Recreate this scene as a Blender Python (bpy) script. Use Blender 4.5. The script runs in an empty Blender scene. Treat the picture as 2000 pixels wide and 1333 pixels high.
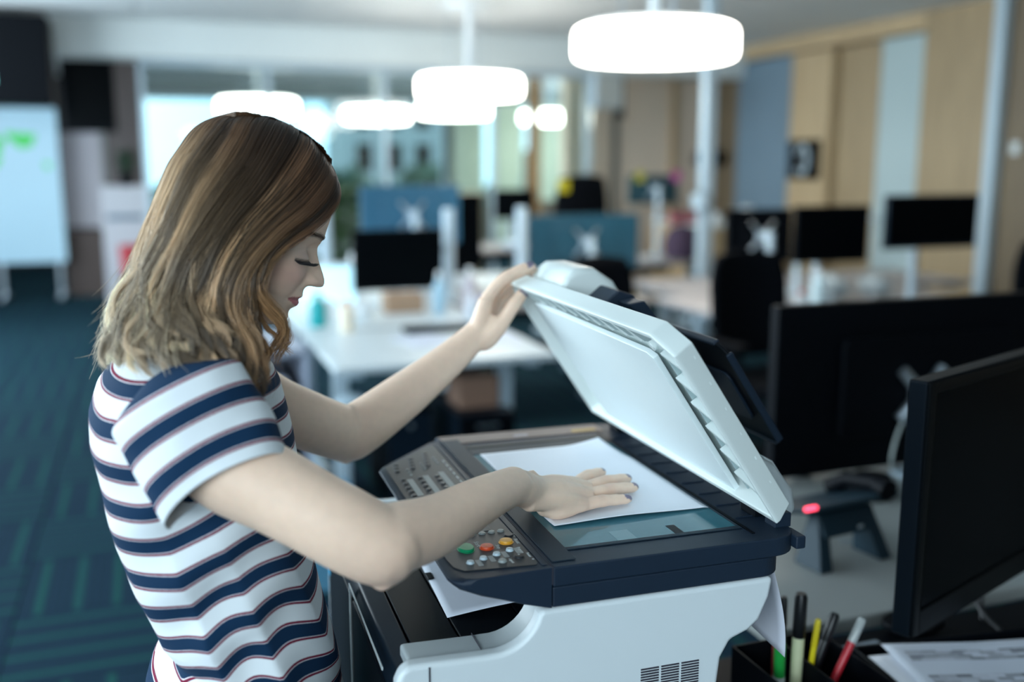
import bpy, bmesh, math, random
from mathutils import Vector, Matrix, Euler, noise as mnoise
import numpy as np
random.seed(7); rng = np.random.default_rng(7)
S = bpy.context.scene; COL = S.collection
R = math.radians

# ---------------------------------------------------------------- camera
cd = bpy.data.cameras.new('camera'); cam = bpy.data.objects.new('camera', cd); COL.objects.link(cam)
cam.location = (0, 0, 1.5); cam.rotation_euler = (R(90-10.1), 0, 0)
cd.lens = 35; cd.sensor_width = 36; cd.clip_start = 0.05; cd.clip_end = 200
cd.dof.use_dof = True; cd.dof.focus_distance = 1.13; cd.dof.aperture_fstop = 1.75
S.camera = cam

# ---------------------------------------------------------------- world, lamps, exposure
wd = bpy.data.worlds.new('overcast_sky'); S.world = wd; wd.use_nodes = True
nt = wd.node_tree; nt.nodes.clear()
wo = nt.nodes.new('ShaderNodeOutputWorld'); bg = nt.nodes.new('ShaderNodeBackground')
tc = nt.nodes.new('ShaderNodeTexCoord'); nz = nt.nodes.new('ShaderNodeTexNoise'); nz.inputs['Scale'].default_value = 2.2; nz.inputs['Detail'].default_value = 4
rp = nt.nodes.new('ShaderNodeValToRGB'); rp.color_ramp.elements[0].color = (.50, .78, .98, 1); rp.color_ramp.elements[1].color = (.80, .93, 1, 1)
rp.color_ramp.elements[0].position = .35; rp.color_ramp.elements[1].position = .6
nt.links.new(tc.outputs['Generated'], nz.inputs['Vector']); nt.links.new(nz.outputs['Fac'], rp.inputs['Fac']); nt.links.new(rp.outputs['Color'], bg.inputs['Color'])
bg.inputs['Strength'].default_value = 2.0
nt.links.new(bg.outputs[0], wo.inputs[0])
def area_light(name, loc, target, sx, sy, energy, color):
    l = bpy.data.lights.new(name, 'AREA'); l.shape = 'RECTANGLE'; l.size = sx; l.size_y = sy; l.energy = energy; l.color = color
    o = bpy.data.objects.new(name, l); COL.objects.link(o); o.location = loc
    o.rotation_euler = (Vector(target)-Vector(loc)).to_track_quat('-Z', 'Y').to_euler(); o.visible_camera = False
    return o
# unseen area lights added in place of daylight from the left and behind
area_light('window_daylight_left', (-3.6, 1.6, 1.9), (0, 1.2, 1.15), 3.2, 1.8, 112, (.74, .90, 1))
area_light('window_daylight_rear', (-1.2, -2.4, 2.2), (.1, 1.2, 1.1), 3.0, 1.4, 78, (.78, .92, 1))
area_light('window_daylight_far_left', (-5.6, 6.2, 1.75), (2.5, 8.5, 1.6), 4.5, 1.8, 240, (.76, .91, 1))  # added to brighten the back of the office; no window built there
S.view_settings.view_transform = 'Standard'; S.view_settings.look = 'None'
S.view_settings.exposure = 0.42; S.view_settings.gamma = 1; S.view_settings.use_curve_mapping = False

# ---------------------------------------------------------------- frames
TH = R(20)                                   # the office runs 20 degrees across the camera
def RM(u, w, z=0): return Vector((u*math.cos(TH)-w*math.sin(TH), u*math.sin(TH)+w*math.cos(TH), z))
KY = R(18); KO = Vector((0.0418, 0.9723, 0))  # printer corner: a runs to its back, b across to its far end
def K(a, b, z=0): return Vector((KO.x+a*math.cos(KY)-b*math.sin(KY), KO.y+a*math.sin(KY)+b*math.cos(KY), z))

# ---------------------------------------------------------------- materials
_M = {}
def mat(name, col, rough=.5, metal=0., var=.06, scale=30., bump=0., emit=None, spec=.5, ior=1.5, coat=0., sss=0., bscale=None):
    if name in _M: return _M[name]
    m = bpy.data.materials.new(name); m.use_nodes = True; t = m.node_tree; b = t.nodes['Principled BSDF']
    tx = t.nodes.new('ShaderNodeTexCoord'); n = t.nodes.new('ShaderNodeTexNoise'); n.inputs['Scale'].default_value = scale; n.inputs['Detail'].default_value = 3
    t.links.new(tx.outputs['Object'], n.inputs['Vector'])
    mx = t.nodes.new('ShaderNodeMix'); mx.data_type = 'RGBA'
    mx.inputs[6].default_value = (*[c*(1-var) for c in col], 1); mx.inputs[7].default_value = (*[min(1, c*(1+var)) for c in col], 1)
    t.links.new(n.outputs['Fac'], mx.inputs[0]); t.links.new(mx.outputs[2], b.inputs['Base Color'])
    b.inputs['Roughness'].default_value = rough; b.inputs['Metallic'].default_value = metal
    b.inputs['Specular IOR Level'].default_value = spec; b.inputs['IOR'].default_value = ior; b.inputs['Coat Weight'].default_value = coat
    if sss: b.inputs['Subsurface Weight'].default_value = sss; b.inputs['Subsurface Radius'].default_value = (.012, .005, .003); b.inputs['Subsurface Scale'].default_value = .6
    if bump:
        n2 = t.nodes.new('ShaderNodeTexNoise'); n2.inputs['Scale'].default_value = bscale or scale*6; t.links.new(tx.outputs['Object'], n2.inputs['Vector'])
        bp = t.nodes.new('ShaderNodeBump'); bp.inputs['Strength'].default_value = bump; bp.inputs['Distance'].default_value = .001
        t.links.new(n2.outputs['Fac'], bp.inputs['Height']); t.links.new(bp.outputs['Normal'], b.inputs['Normal'])
    if emit: b.inputs['Emission Color'].default_value = (*emit[:3], 1); b.inputs['Emission Strength'].default_value = emit[3]
    _M[name] = m; return m
def glassy(name, tint, refl=.12, rough=.02, alpha=.85):
    if name in _M: return _M[name]
    m = bpy.data.materials.new(name); m.use_nodes = True; t = m.node_tree; t.nodes.clear()
    o = t.nodes.new('ShaderNodeOutputMaterial'); tr = t.nodes.new('ShaderNodeBsdfTransparent'); tr.inputs[0].default_value = (*tint, 1)
    g = t.nodes.new('ShaderNodeBsdfGlossy'); g.inputs['Roughness'].default_value = rough
    fr = t.nodes.new('ShaderNodeFresnel'); fr.inputs['IOR'].default_value = 1.45
    mx = t.nodes.new('ShaderNodeMixShader'); t.links.new(fr.outputs[0], mx.inputs[0]); t.links.new(tr.outputs[0], mx.inputs[1]); t.links.new(g.outputs[0], mx.inputs[2]); t.links.new(mx.outputs[0], o.inputs[0])
    _M[name] = m; return m
def wood(name, c1, c2):
    if name in _M: return _M[name]
    m = mat(name, c1, .45); t = m.node_tree; b = t.nodes['Principled BSDF']
    tx = t.nodes['Texture Coordinate']; mp = t.nodes.new('ShaderNodeMapping'); mp.inputs['Scale'].default_value = (14, 14, .8)
    n = t.nodes.new('ShaderNodeTexNoise'); n.inputs['Scale'].default_value = 3; n.inputs['Detail'].default_value = 6
    cr = t.nodes.new('ShaderNodeValToRGB'); cr.color_ramp.elements[0].color = (*c1, 1); cr.color_ramp.elements[1].color = (*c2, 1); cr.color_ramp.elements[0].position = .35; cr.color_ramp.elements[1].position = .65
    t.links.new(tx.outputs['Object'], mp.inputs[0]); t.links.new(mp.outputs[0], n.inputs['Vector']); t.links.new(n.outputs['Fac'], cr.inputs[0]); t.links.new(cr.outputs[0], b.inputs['Base Color'])
    return m

# ---------------------------------------------------------------- mesh builder
class MB:
    def __init__(s): s.v = []; s.f = []; s.m = []; s.cur = 0
    def add(s, vs, fs):
        o = len(s.v); s.v += [tuple(v) for v in vs]; s.f += [tuple(i+o for i in f) for f in fs]; s.m += [s.cur]*len(fs); return s
    def box(s, x0, x1, y0, y1, z0, z1):
        v = [(x, y, z) for z in (z0, z1) for y in (y0, y1) for x in (x0, x1)]
        return s.add(v, [(0, 2, 3, 1), (4, 5, 7, 6), (0, 1, 5, 4), (2, 6, 7, 3), (0, 4, 6, 2), (1, 3, 7, 5)])
    def cyl(s, p, q, r0, r1=None, n=16, cap=True):
        r1 = r0 if r1 is None else r1; p = Vector(p); q = Vector(q); d = (q-p).normalized()
        a = d.orthogonal().normalized(); b = d.cross(a)
        v = [c+(a*math.cos(2*math.pi*i/n)+b*math.sin(2*math.pi*i/n))*r for c, r in ((p, r0), (q, r1)) for i in range(n)]
        f = [(i, (i+1) % n, n+(i+1) % n, n+i) for i in range(n)]
        if cap: f += [tuple(range(n-1, -1, -1)), tuple(range(n, 2*n))]
        return s.add(v, f)
    def tube(s, pts, r, n=8):
        pts = [Vector(p) for p in pts]; rs = r if isinstance(r, (list, tuple)) else [r]*len(pts)
        d = (pts[1]-pts[0]).normalized(); a = d.orthogonal().normalized(); v = []
        for i, p in enumerate(pts):
            d = (pts[min(i+1, len(pts)-1)]-pts[max(i-1, 0)]).normalized(); a = (a-d*a.dot(d)).normalized(); b = d.cross(a)
            v += [p+(a*math.cos(2*math.pi*k/n)+b*math.sin(2*math.pi*k/n))*rs[i] for k in range(n)]
        f = [(i*n+k, i*n+(k+1) % n, (i+1)*n+(k+1) % n, (i+1)*n+k) for i in range(len(pts)-1) for k in range(n)]
        f += [tuple(range(n-1, -1, -1)), tuple(range((len(pts)-1)*n, len(pts)*n))]
        return s.add(v, f)
    def lathe(s, prof, n=32, c=(0, 0, 0)):
        v = [(c[0]+r*math.cos(2*math.pi*k/n), c[1]+r*math.sin(2*math.pi*k/n), c[2]+z) for r, z in prof for k in range(n)]
        f = [(i*n+k, i*n+(k+1) % n, (i+1)*n+(k+1) % n, (i+1)*n+k) for i in range(len(prof)-1) for k in range(n)]
        if prof[0][0] > 1e-5: f.append(tuple(range(n-1, -1, -1)))
        if prof[-1][0] > 1e-5: f.append(tuple(range((len(prof)-1)*n, len(prof)*n)))
        return s.add(v, f)
    def prism(s, poly, t0, t1, fn):
        """polygon in 2-D, extruded between t0 and t1; fn(x, y, t) gives the point"""
        n = len(poly); v = [fn(x, y, t) for t in (t0, t1) for x, y in poly]
        return s.add(v, [tuple(range(n-1, -1, -1)), tuple(range(n, 2*n))]+[(i, (i+1) % n, n+(i+1) % n, n+i) for i in range(n)])
    def grid(s, rows, close=False):
        n = len(rows[0]); m = n if close else n-1
        return s.add([p for r in rows for p in r], [(i*n+k, i*n+(k+1) % n, (i+1)*n+(k+1) % n, (i+1)*n+k) for i in range(len(rows)-1) for k in range(m)])
    def build(s, name, mats, parent=None, bevel=0, smooth=None, loc=None, rotz=0, segs=2):
        me = bpy.data.meshes.new(name); me.from_pydata(s.v, [], s.f)
        for m in (mats if isinstance(mats, (list, tuple)) else [mats]): me.materials.append(m)
        if any(s.m): me.polygons.foreach_set('material_index', s.m)
        bm = bmesh.new(); bm.from_mesh(me); bmesh.ops.remove_doubles(bm, verts=bm.verts, dist=1e-6); bmesh.ops.recalc_face_normals(bm, faces=bm.faces); bm.to_mesh(me); bm.free()
        o = bpy.data.objects.new(name, me); COL.objects.link(o)
        if parent: o.parent = parent
        if loc is not None: o.location = loc
        o.rotation_euler.z = rotz
        if bevel:
            b = o.modifiers.new('bevel', 'BEVEL'); b.width = bevel; b.segments = segs; b.limit_method = 'ANGLE'; b.angle_limit = R(35)
        if smooth is None: smooth = bool(bevel)
        if smooth:
            me.polygons.foreach_set('use_smooth', [True]*len(me.polygons))
            if not bevel: me.set_sharp_from_angle(angle=R(40))
            else:
                wn = o.modifiers.new('normals', 'WEIGHTED_NORMAL'); wn.keep_sharp = False
        return o
def tag(o, label=None, cat=None, group=None, kind=None):
    for k, v in (('label', label), ('category', cat), ('group', group), ('kind', kind)):
        if v: o[k] = v
    return o
def empty(name, loc, rotz=0, label=None, cat=None, group=None, kind=None):
    o = bpy.data.objects.new(name, None); COL.objects.link(o); o.location = loc; o.rotation_euler.z = rotz; o.empty_display_size = .1
    return tag(o, label, cat, group, kind)
def B(name, m, parent, *b, bevel=0, **k): return MB().box(*b).build(name, m, parent, bevel=bevel, **k)
def copy_tree(o, parent=None):
    c = o.copy(); COL.objects.link(c)
    if parent: c.parent = parent
    for ch in [x for x in bpy.data.objects if x.parent == o]: copy_tree(ch, c)
    return c
def rrect(x0, x1, y0, y1, r, n=5):
    P = []
    rr = r if isinstance(r, (list, tuple)) else [r]*4
    for (cx, cy, a), q in zip(((x1, y1, 0), (x0, y1, 90), (x0, y0, 180), (x1, y0, 270)), rr):
        sx = -1 if cx == x1 else 1; sy = -1 if cy == y1 else 1
        for i in range(n+1):
            t = R(a+90*i/n); P.append((cx+sx*q+q*math.cos(t), cy+sy*q+q*math.sin(t)))
    return P
XY = lambda x, y, t: (x, y, t)
AZ = lambda a, z, b: (a, b, z)      # profile in a-z, extruded along b
BZ = lambda b, z, a: (a, b, z)
def add_text(body, size, loc, rot, m, parent, name='lettering', ext=.00015):
    c = bpy.data.curves.new(name, 'FONT'); c.body = body; c.size = size; c.extrude = ext; c.align_x = 'CENTER'; c.align_y = 'CENTER'; c.materials.append(m)
    o = bpy.data.objects.new(name, c); COL.objects.link(o); o.parent = parent; o.location = loc; o.rotation_euler = rot; return o

# ================================================================ THE ROOM
M_ceil = mat('ceiling_panel_grey', (.78, .82, .83), .8, var=.04, scale=3)
M_white = mat('white_laminate', (.78, .82, .84), .4, var=.03)
M_offw = mat('off_white_paint', (.74, .80, .80), .6, var=.05, scale=2)
M_cream = mat('cream_plaster', (.86, .73, .60), .7, var=.06, scale=1.5)
M_black = mat('black_plastic', (.002, .003, .005), .5, var=.2, spec=.4, ior=1.2)
M_navy = mat('dark_blue_black_plastic', (.005, .012, .022), .42, var=.15, spec=.18)
M_gloss = mat('black_screen', (.002, .003, .004), .25, var=.2, spec=.3, ior=1.12)
M_alu = mat('brushed_aluminium', (.55, .62, .68), .3, .85, var=.08, scale=60)
M_pale = mat('pale_powder_coated_steel', (.50, .62, .70), .35, .1, var=.05)
M_steel = mat('blue_grey_steel', (.10, .16, .22), .35, .5, var=.1)
W_light = wood('light_oak', (.46, .33, .19), (.56, .42, .25)); W_mid = wood('oak_veneer', (.33, .24, .14), (.42, .31, .18)); W_dark = wood('brown_veneer', (.15, .11, .07), (.20, .15, .09))
def setting(o): o['kind'] = 'structure'; return o

# floor with carpet tiles
fl = setting(MB().box(-9, 7.2, -5, 17.2, -.12, -.012).build('floor', mat('floor_screed', (.010, .026, .038), .9), loc=(0, 0, 0), rotz=TH))
def carpet():
    m = mat('carpet_tile', (.011, .028, .050), .95, var=.25, scale=60, bump=.5, bscale=900, spec=.2, ior=1.2); t = m.node_tree; b = t.nodes['Principled BSDF']
    src = b.inputs['Base Color'].links[0].from_socket; tx = t.nodes['Texture Coordinate']
    sp = t.nodes.new('ShaderNodeSeparateXYZ'); t.links.new(tx.outputs['Object'], sp.inputs[0])
    def mth(op, a, bv=None):
        n = t.nodes.new('ShaderNodeMath'); n.operation = op
        for i, q in enumerate((a, bv)):
            if q is None: continue
            if isinstance(q, (int, float)): n.inputs[i].default_value = q
            else: t.links.new(q, n.inputs[i])
        return n.outputs[0]
    def lines(freq, off, wdt): return mth('LESS_THAN', mth('FRACT', mth('ADD', mth('MULTIPLY', sp.outputs[0], freq), off)), wdt)
    ns = t.nodes.new('ShaderNodeTexNoise'); ns.inputs['Scale'].default_value = 300; t.links.new(tx.outputs['Object'], ns.inputs['Vector'])
    m1 = t.nodes.new('ShaderNodeMix'); m1.data_type = 'RGBA'; m1.inputs[7].default_value = (.006, .022, .030, 1)
    t.links.new(mth('MULTIPLY', lines(36, .1, .35), .55), m1.inputs[0]); t.links.new(src, m1.inputs[6])
    m2 = t.nodes.new('ShaderNodeMix'); m2.data_type = 'RGBA'; m2.inputs[7].default_value = (.014, .075, .068, 1)
    t.links.new(mth('MULTIPLY', lines(8, .55, .20), mth('MULTIPLY', ns.outputs['Fac'], 1.1)), m2.inputs[0]); t.links.new(m1.outputs[2], m2.inputs[6]); t.links.new(m2.outputs[2], b.inputs['Base Color'])
    return m
tile = None
for i in range(-5, 3):
    for j in range(2, 34):
        if tile is None:
            tile = MB().add([(-.25, -.25, -.012), (.25, -.25, -.012), (.25, .25, -.012), (-.25, .25, -.012), (-.247, -.247, 0), (.247, -.247, 0), (.247, .247, 0), (-.247, .247, 0)],
                [(4, 5, 6, 7), (0, 1, 5, 4), (1, 2, 6, 5), (2, 3, 7, 6), (3, 0, 4, 7)]).build('carpet_tile', carpet(), fl); t = tile
        else:
            t = tile.copy(); COL.objects.link(t)
        t.location = (i*.5+.25, j*.5+.25, 0); t.rotation_euler.z = R(90) if (i+j) % 2 else 0
rest = MB()
for (x0, x1, y0, y1) in ((-9, -2.5, -5, 17.2), (1.5, 7.2, -5, 17.2), (-2.5, 1.5, -5, 1)): rest.add([(x0, y0, 0), (x1, y0, 0), (x1, y1, 0), (x0, y1, 0)], [(0, 1, 2, 3)])
tag(rest.build('carpet', carpet(), fl), kind='stuff')

# ceiling
ce = setting(MB().box(-9, 7.2, -5, 17.2, 2.77, 2.95).build('ceiling', M_ceil, rotz=TH))
pn = None
for i in range(-3, 6):
    for j in range(1, 8):
        if pn is None: pn = MB().box(-.595, .595, -.595, .595, -.02, 0).build('ceiling_panel', M_ceil, ce, bevel=.004, segs=1); q = pn
        else: q = pn.copy(); COL.objects.link(q)
        q.location = (i*1.2+.6, j*1.2+.6, 2.77)
setting(MB().box(-9, 6.2, 9.62, 9.98, 2.42, 2.768).build('trim_1', M_offw, rotz=TH, bevel=.01))       # soffit across the office

# right wall: veneer panels, doors
setting(MB().box(-.6, 6.5, -5.2, -5, 0, 2.77).box(-9, -.6, -5.2, -5, 0, .8).build('wall_rear', mat('dark_rear_wall', (.06, .055, .05), .7), rotz=TH))
wr = setting(MB().box(6.32, 6.5, -5, 10.4, 0, 2.77).build('wall_right', W_dark, rotz=TH))
def panel(m, w0, w1, z0=0, z1=2.58, d=.04): return B('wall_panel', m, wr, 6.32-d, 6.318, w0, w1, z0, z1, bevel=.004)
panel(W_dark, 9.76, 10.35, d=.05); panel(W_light, 8.12, 8.74, d=.14); panel(W_mid, 7.47, 8.10, d=.05)
panel(W_mid, 6.16, 6.89, z1=2.76, d=.16); panel(W_dark, 4.6, 6.02, z1=2.76, d=.12); panel(W_dark, 3.0, 4.58, z1=2.76, d=.12)
panel(W_light, 6.91, 10.35, z0=2.60, z1=2.765, d=.15)
B('light_switch', M_offw, wr, 6.18, 6.198, 5.86, 5.93, 1.57, 1.66, bevel=.003)
d1 = setting(B('door_1', mat('blue_grey_door', (.16, .24, .31), .4, var=.05, scale=2), None, 6.20, 6.26, 8.78, 9.74, 0, 2.585, rotz=TH, bevel=.004)); B('door_handle', M_alu, d1, 6.15, 6.20, 8.86, 8.98, 1.0, 1.03, bevel=.004)
d2 = setting(B('door_2', mat('pale_door', (.42, .52, .53), .45, var=.04, scale=2), None, 6.20, 6.26, 6.92, 7.45, 0, 2.58, rotz=TH, bevel=.004)); B('door_handle', M_alu, d2, 6.15, 6.20, 7.33, 7.43, 1.0, 1.03, bevel=.004)
setting(B('trim_2', M_pale, None, 6.12, 6.2, 6.03, 6.13, 0, 2.765, rotz=TH, bevel=.004))
# cream partition wall at the back right
wb = setting(MB().box(4.42, 6.3, 10.4, 10.55, 0, 2.77).build('wall_back', M_cream, rotz=TH))
B('wall_panel', W_light, wb, 5.72, 5.80, 10.34, 10.398, 0, 2.6, bevel=.004); B('cable_channel', mat('grey_channel', (.22, .22, .2), .5), wb, 4.98, 5.06, 10.36, 10.398, .5, 2.05, bevel=.004)
setting(B('trim_3', mat('brown_column', (.085, .07, .07), .6), None, -.36, .02, 11.2, 11.6, 0, 2.77, rotz=TH, bevel=.01))
setting(B('trim_4', mat('orange_brown_post', (.36, .19, .08), .5), None, 4.62, 4.76, 12.0, 12.12, 0, 2.77, rotz=TH, bevel=.01))
setting(B('wall_left', mat('dark_wall', (.02, .02, .024), .7), None, -9, -.7, 16.4, 16.6, 0, 2.77, rotz=TH))
# glazed partition under the soffit
gp = setting(B('window_1', M_pale, None, .0, 4.42, 9.74, 9.80, 0, .06, rotz=TH))
for k, u in enumerate((.02, 1.13, 2.24, 3.35, 4.39)): B('glazing_bar', M_pale, gp, u-.022, u+.022, 9.74, 9.80, 0, 2.42, bevel=.003)
B('glazing_bar', M_pale, gp, 0, 4.42, 9.74, 9.80, 2.37, 2.418)
M_gl = glassy('clear_glass', (.90, .97, .97))
for k in range(4): B('pane', M_gl, gp, .045+k*1.11, 1.105+k*1.11, 9.765, 9.775, .06, 2.37)
# far window wall
wf = setting(MB().box(-.7, 7.2, 16.4, 16.6, 0, .88).box(-.7, 7.2, 16.4, 16.6, 2.52, 2.77).box(-.7, .02, 16.4, 16.6, .88, 2.52).box(4.75, 5.1, 16.4, 16.6, .88, 2.52).build('wall_far', mat('far_wall_paint', (.30, .33, .32), .7), rotz=TH))
for n, (u0, u1) in enumerate(((.02, 4.75), (5.1, 7.2))):
    wn = setting(MB().box(u0, u1, 16.38, 16.46, .88, .93).box(u0, u1, 16.38, 16.46, 2.47, 2.52).build('window_%d' % (n+2), M_pale, rotz=TH))
    k = round((u1-u0)/1.18); st = (u1-u0)/k
    for i in range(k+1): B('window_mullion', M_pale, wn, max(u0, u0+i*st-.03), min(u1, u0+i*st+.03), 16.38, 16.46, .93, 2.47)
    for i in range(k): B('pane', M_gl, wn, u0+i*st+.03, u0+i*st+st-.03, 16.41, 16.42, .93, 2.47)
for u in (4.85, 5.55, 6.25):
    c = MB(); c.grid([[(u+.55*k/40, 16.2+.03*math.sin(k*1.3), z) for k in range(41)] for z in (.1, 2.5)])
    tag(c.build('curtain', mat('pale_green_curtain', (.62, .68, .58), .8), rotz=TH, smooth=True), 'pale grey green curtain hanging beside the far windows, %s' % ('nearest the bright windows' if u < 5 else 'between the two others' if u < 6 else 'furthest right'), 'curtain', 'curtains by the far windows')
setting(MB().box(4.75, 7.2, 12.9, 13.0, 0, 1.0).build('wall_low', mat('brown_low_wall', (.16, .12, .09), .6), rotz=TH))
# outside
setting(B('ground', mat('outside_ground', (.08, .11, .09), .9, var=.4, scale=.5), None, -30, 60, 17.5, 120, -4.2, -4, rotz=TH))
def tree(u, w, top, r, lab):
    e = empty('tree', RM(u, w, -4), TH, lab, 'tree', 'trees beyond the far windows')
    MB().tube([(0, 0, 0), (.1, 0, top*.5+2), (0, .1, top+3)], [.25, .2, .08]).build('trunk', mat('bark', (.06, .045, .03), .9), e)
    f = MB()
    for k in range(520):
        d = Vector((random.gauss(0, 1), random.gauss(0, 1), random.gauss(0, 1))).normalized()*r*random.uniform(.6, 1); p = Vector((0, 0, top+4-r))+d
        a = Vector((random.uniform(-1, 1), random.uniform(-1, 1), random.uniform(-1, 1))).normalized()*.38; b2 = a.orthogonal()*.9
        f.add([p-a, p+b2, p+a, p-b2], [(0, 1, 2, 3)])
    f.build('foliage', mat('dark_foliage', (.035, .07, .045), .8, var=.4, scale=2), e)['kind'] = 'stuff'
for k, (u, w, top, r, lab) in enumerate(((-2.5, 27, 1.5, 1.7, 'dark tree outside at the left end of the far windows'), (1.4, 30, 1.1, 1.7, 'dark rounded tree outside beyond the woman\'s hair'), (5.0, 28, 1.25, 1.6, 'dark tree outside below the middle pendant lamp'),
        (8.8, 31, 1.5, 1.7, 'dark tree outside at the right end of the bright windows'), (13, 33, 1.8, 1.8, 'dark tree outside behind the curtains'))): tree(u, w, top, r, lab)
bt = empty('building', RM(9.2, 40, -4), TH, 'grey office block outside at the right end of the bright windows', 'building')
B('wall', mat('grey_concrete', (.30, .34, .36), .8), bt, -1.6, 2.4, 0, 5, 0, 8.6); B('roof', mat('roof_grey', (.2, .22, .24), .8), bt, -1.7, 2.5, -.1, 5.1, 8.6, 8.75)
for i in range(3):
    for j in range(2): B('window', M_gloss, bt, -1.2+i*1.2, -.6+i*1.2, -.03, .02, 5.2+j*1.7, 6.3+j*1.7)

# ================================================================ PENDANT LAMPS
M_lamp = mat('lit_diffuser', (.95, .93, .88), .5, emit=(1, .95, .86, 11))
def lamp(u, w, lab, z=2.03, d=.84):
    e = empty('pendant_lamp', RM(u, w, z), TH, lab, 'lamp', 'round pendant lamps')
    r = d/2
    MB().lathe([(.0, -.012), (r*.6, -.010), (r*.93, 0), (r*.985, .012), (r, .035), (r, .12), (r*.985, .148), (r*.95, .160), (0, .163)], 64).build('diffuser', M_lamp, e, smooth=True)
    MB().lathe([(r*.88, .163), (r*.86, .180), (0, .185)], 40).build('top_cap', M_white, e, smooth=True)
    for k in range(3):
        t = k*2.094+.5; MB().cyl((r*.42*math.cos(t), r*.42*math.sin(t), .175), (r*.42*math.cos(t), r*.42*math.sin(t), 2.75-z), .004, n=6).build('suspension_wire', M_alu, e)
    MB().cyl((0, 0, .18), (0, 0, 2.74-z), .035, n=16).build('stem', M_white, e, smooth=True); MB().cyl((0, 0, 2.72-z), (0, 0, 2.75-z), .2, n=32).build('canopy', M_white, e, smooth=True)
lamp(2.53, 4.78, 'largest glowing round pendant lamp, nearest of the row'); lamp(2.52, 7.92, 'second round glowing pendant lamp, left of the nearest one')
lamp(1.19, 11.29, 'round glowing pendant lamp above the woman\'s hair', z=2.02); lamp(3.38, 11.2, 'round glowing pendant lamp just below the second one', z=2.03)
lamp(2.85, 12.9, 'furthest glowing pendant lamp in the row by the windows', z=2.03); lamp(6.05, 15.0, 'small dim round pendant lamp in the far right room', z=2.14)

# ================================================================ FURNITURE HELPERS
def desk(u0, u1, w0, w1, lab, legm, topm, group=None, z=.73):
    e = empty('desk', RM((u0+u1)/2, (w0+w1)/2), TH, lab, 'desk', group); hx = (u1-u0)/2; hy = (w1-w0)/2
    B('desktop', topm, e, -hx, hx, -hy, hy, z-.028, z, bevel=.005)
    for sx in (-1, 1):
        x = sx*(hx-.09); MB().box(x-.03, x+.03, -.04, .04, .03, z-.06).box(x-.03, x+.03, -hy+.06, hy-.06, z-.06, z-.03).build('leg', legm, e, bevel=.004)
        MB().box(x-.035, x+.035, -hy+.04, hy-.04, 0, .035).build('foot', legm, e, bevel=.006)
    B('cable_tray', M_black, e, -hx+.2, hx-.2, hy-.2, hy-.08, z-.16, z-.08)
    return e
def monitor(u, w, zc, wd_, ht, yaw, lab, back=False, tilt=0, stand='pole', hm=None, base_z=.73, poles=None):
    """yaw 0: screen looks to -w (towards the camera); back=True turns it round"""
    e = empty('monitor', RM(u, w, base_z), TH+yaw+(math.pi if back else 0), lab, 'monitor'); h = zc-base_z; hm = hm or M_black
    MB().prism(rrect(-wd_/2, wd_/2, h-ht/2, h+ht/2, .008), -.012, .022, lambda x, z, t: (x, t, z)).build('housing', hm, e, bevel=.003)
    MB().prism(rrect(-wd_*.3, wd_*.3, h-ht*.3, h+ht*.3, .02), .022, .04, lambda x, z, t: (x, t, z)).build('rear_cover', hm, e, bevel=.006)
    B('screen', M_gloss, e, -wd_/2+.012, wd_/2-.012, -.0135, -.0122, h-ht/2+.02, h+ht/2-.012)
    v = MB(); v.box(-.035, .035, .04, .055, h-.035, h+.035)
    for sx in (-1, 1):
        for sz in (-1, 1): v.prism([(sx*.02, h+sz*.035), (sx*.035, h+sz*.02), (sx*.085, h+sz*.075), (sx*.072, h+sz*.088)], .041, .049, lambda x, z, t: (x, t, z))
    v.build('mount_bracket', M_alu, e, bevel=.002)
    MB().cyl((0, .12, .012), (0, .12, h+.03), .022, n=16).cyl((0, .05, h), (0, .12, h), .018, n=12).build('stand_pole', M_pale, e, smooth=True)
    MB().prism(rrect(-.11, .11, .02, .2, .03), 0, .012, XY).build('stand_foot', M_pale, e, bevel=.003)
    return e
def chair(u, w, yaw, lab, back_h=1.0, m=None, group='office chairs'):
    m = m or mat('black_mesh_fabric', (.003, .004, .006), .8, ior=1.15, var=.3, scale=200); e = empty('office_chair', RM(u, w), TH+yaw, lab, 'chair', group)
    s = MB(); s.prism(rrect(-.24, .24, -.23, .24, .08), .44, .50, XY); s.build('seat', m, e, bevel=.02)
    rows = []
    for i in range(12):
        t = i/11; z = .56+t*(back_h-.56); hw = .23*(1-.25*max(0, t-.7)**2*8)*(.86+.14*math.sin(min(1, t*2)*1.57))
        rows.append([(x*hw, .24+.05*t-.05*(1-x*x)*0+.045*x*x*-1, z+(.02*(1-x*x) if i == 11 else 0)) for x in np.linspace(-1, 1, 13)])
    bk = MB().grid(rows).build('backrest', m, e, smooth=True); so = bk.modifiers.new('thick', 'SOLIDIFY'); so.thickness = .03
    MB().tube([(0, .02, .43), (0, .26, .42), (0, .30, .55), (0, .29, .75)], .022).build('back_support', M_black, e, smooth=True)
    for sx in (-1, 1): MB().tube([(sx*.22, .05, .45), (sx*.29, .05, .48), (sx*.29, .04, .66)], .014).box(sx*.29-.035, sx*.29+.035, -.12, .14, .66, .685).build('armrest', M_black, e, smooth=True)
    MB().cyl((0, 0, .1), (0, 0, .44), .028, n=16).build('gas_column', M_steel, e, smooth=True)
    for k in range(5):
        t = k*2*math.pi/5; c, s_ = math.cos(t), math.sin(t); MB().tube([(0, 0, .11), (c*.15, s_*.15, .10), (c*.30, s_*.30, .075)], [.028, .022, .014]).build('leg', M_black, e, smooth=True)
        MB().cyl((c*.30-s_*.02, s_*.30+c*.02, .03), (c*.30+s_*.02, s_*.30-c*.02, .03), .03, n=16).build('caster', M_black, e, smooth=True)
    return e
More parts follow.
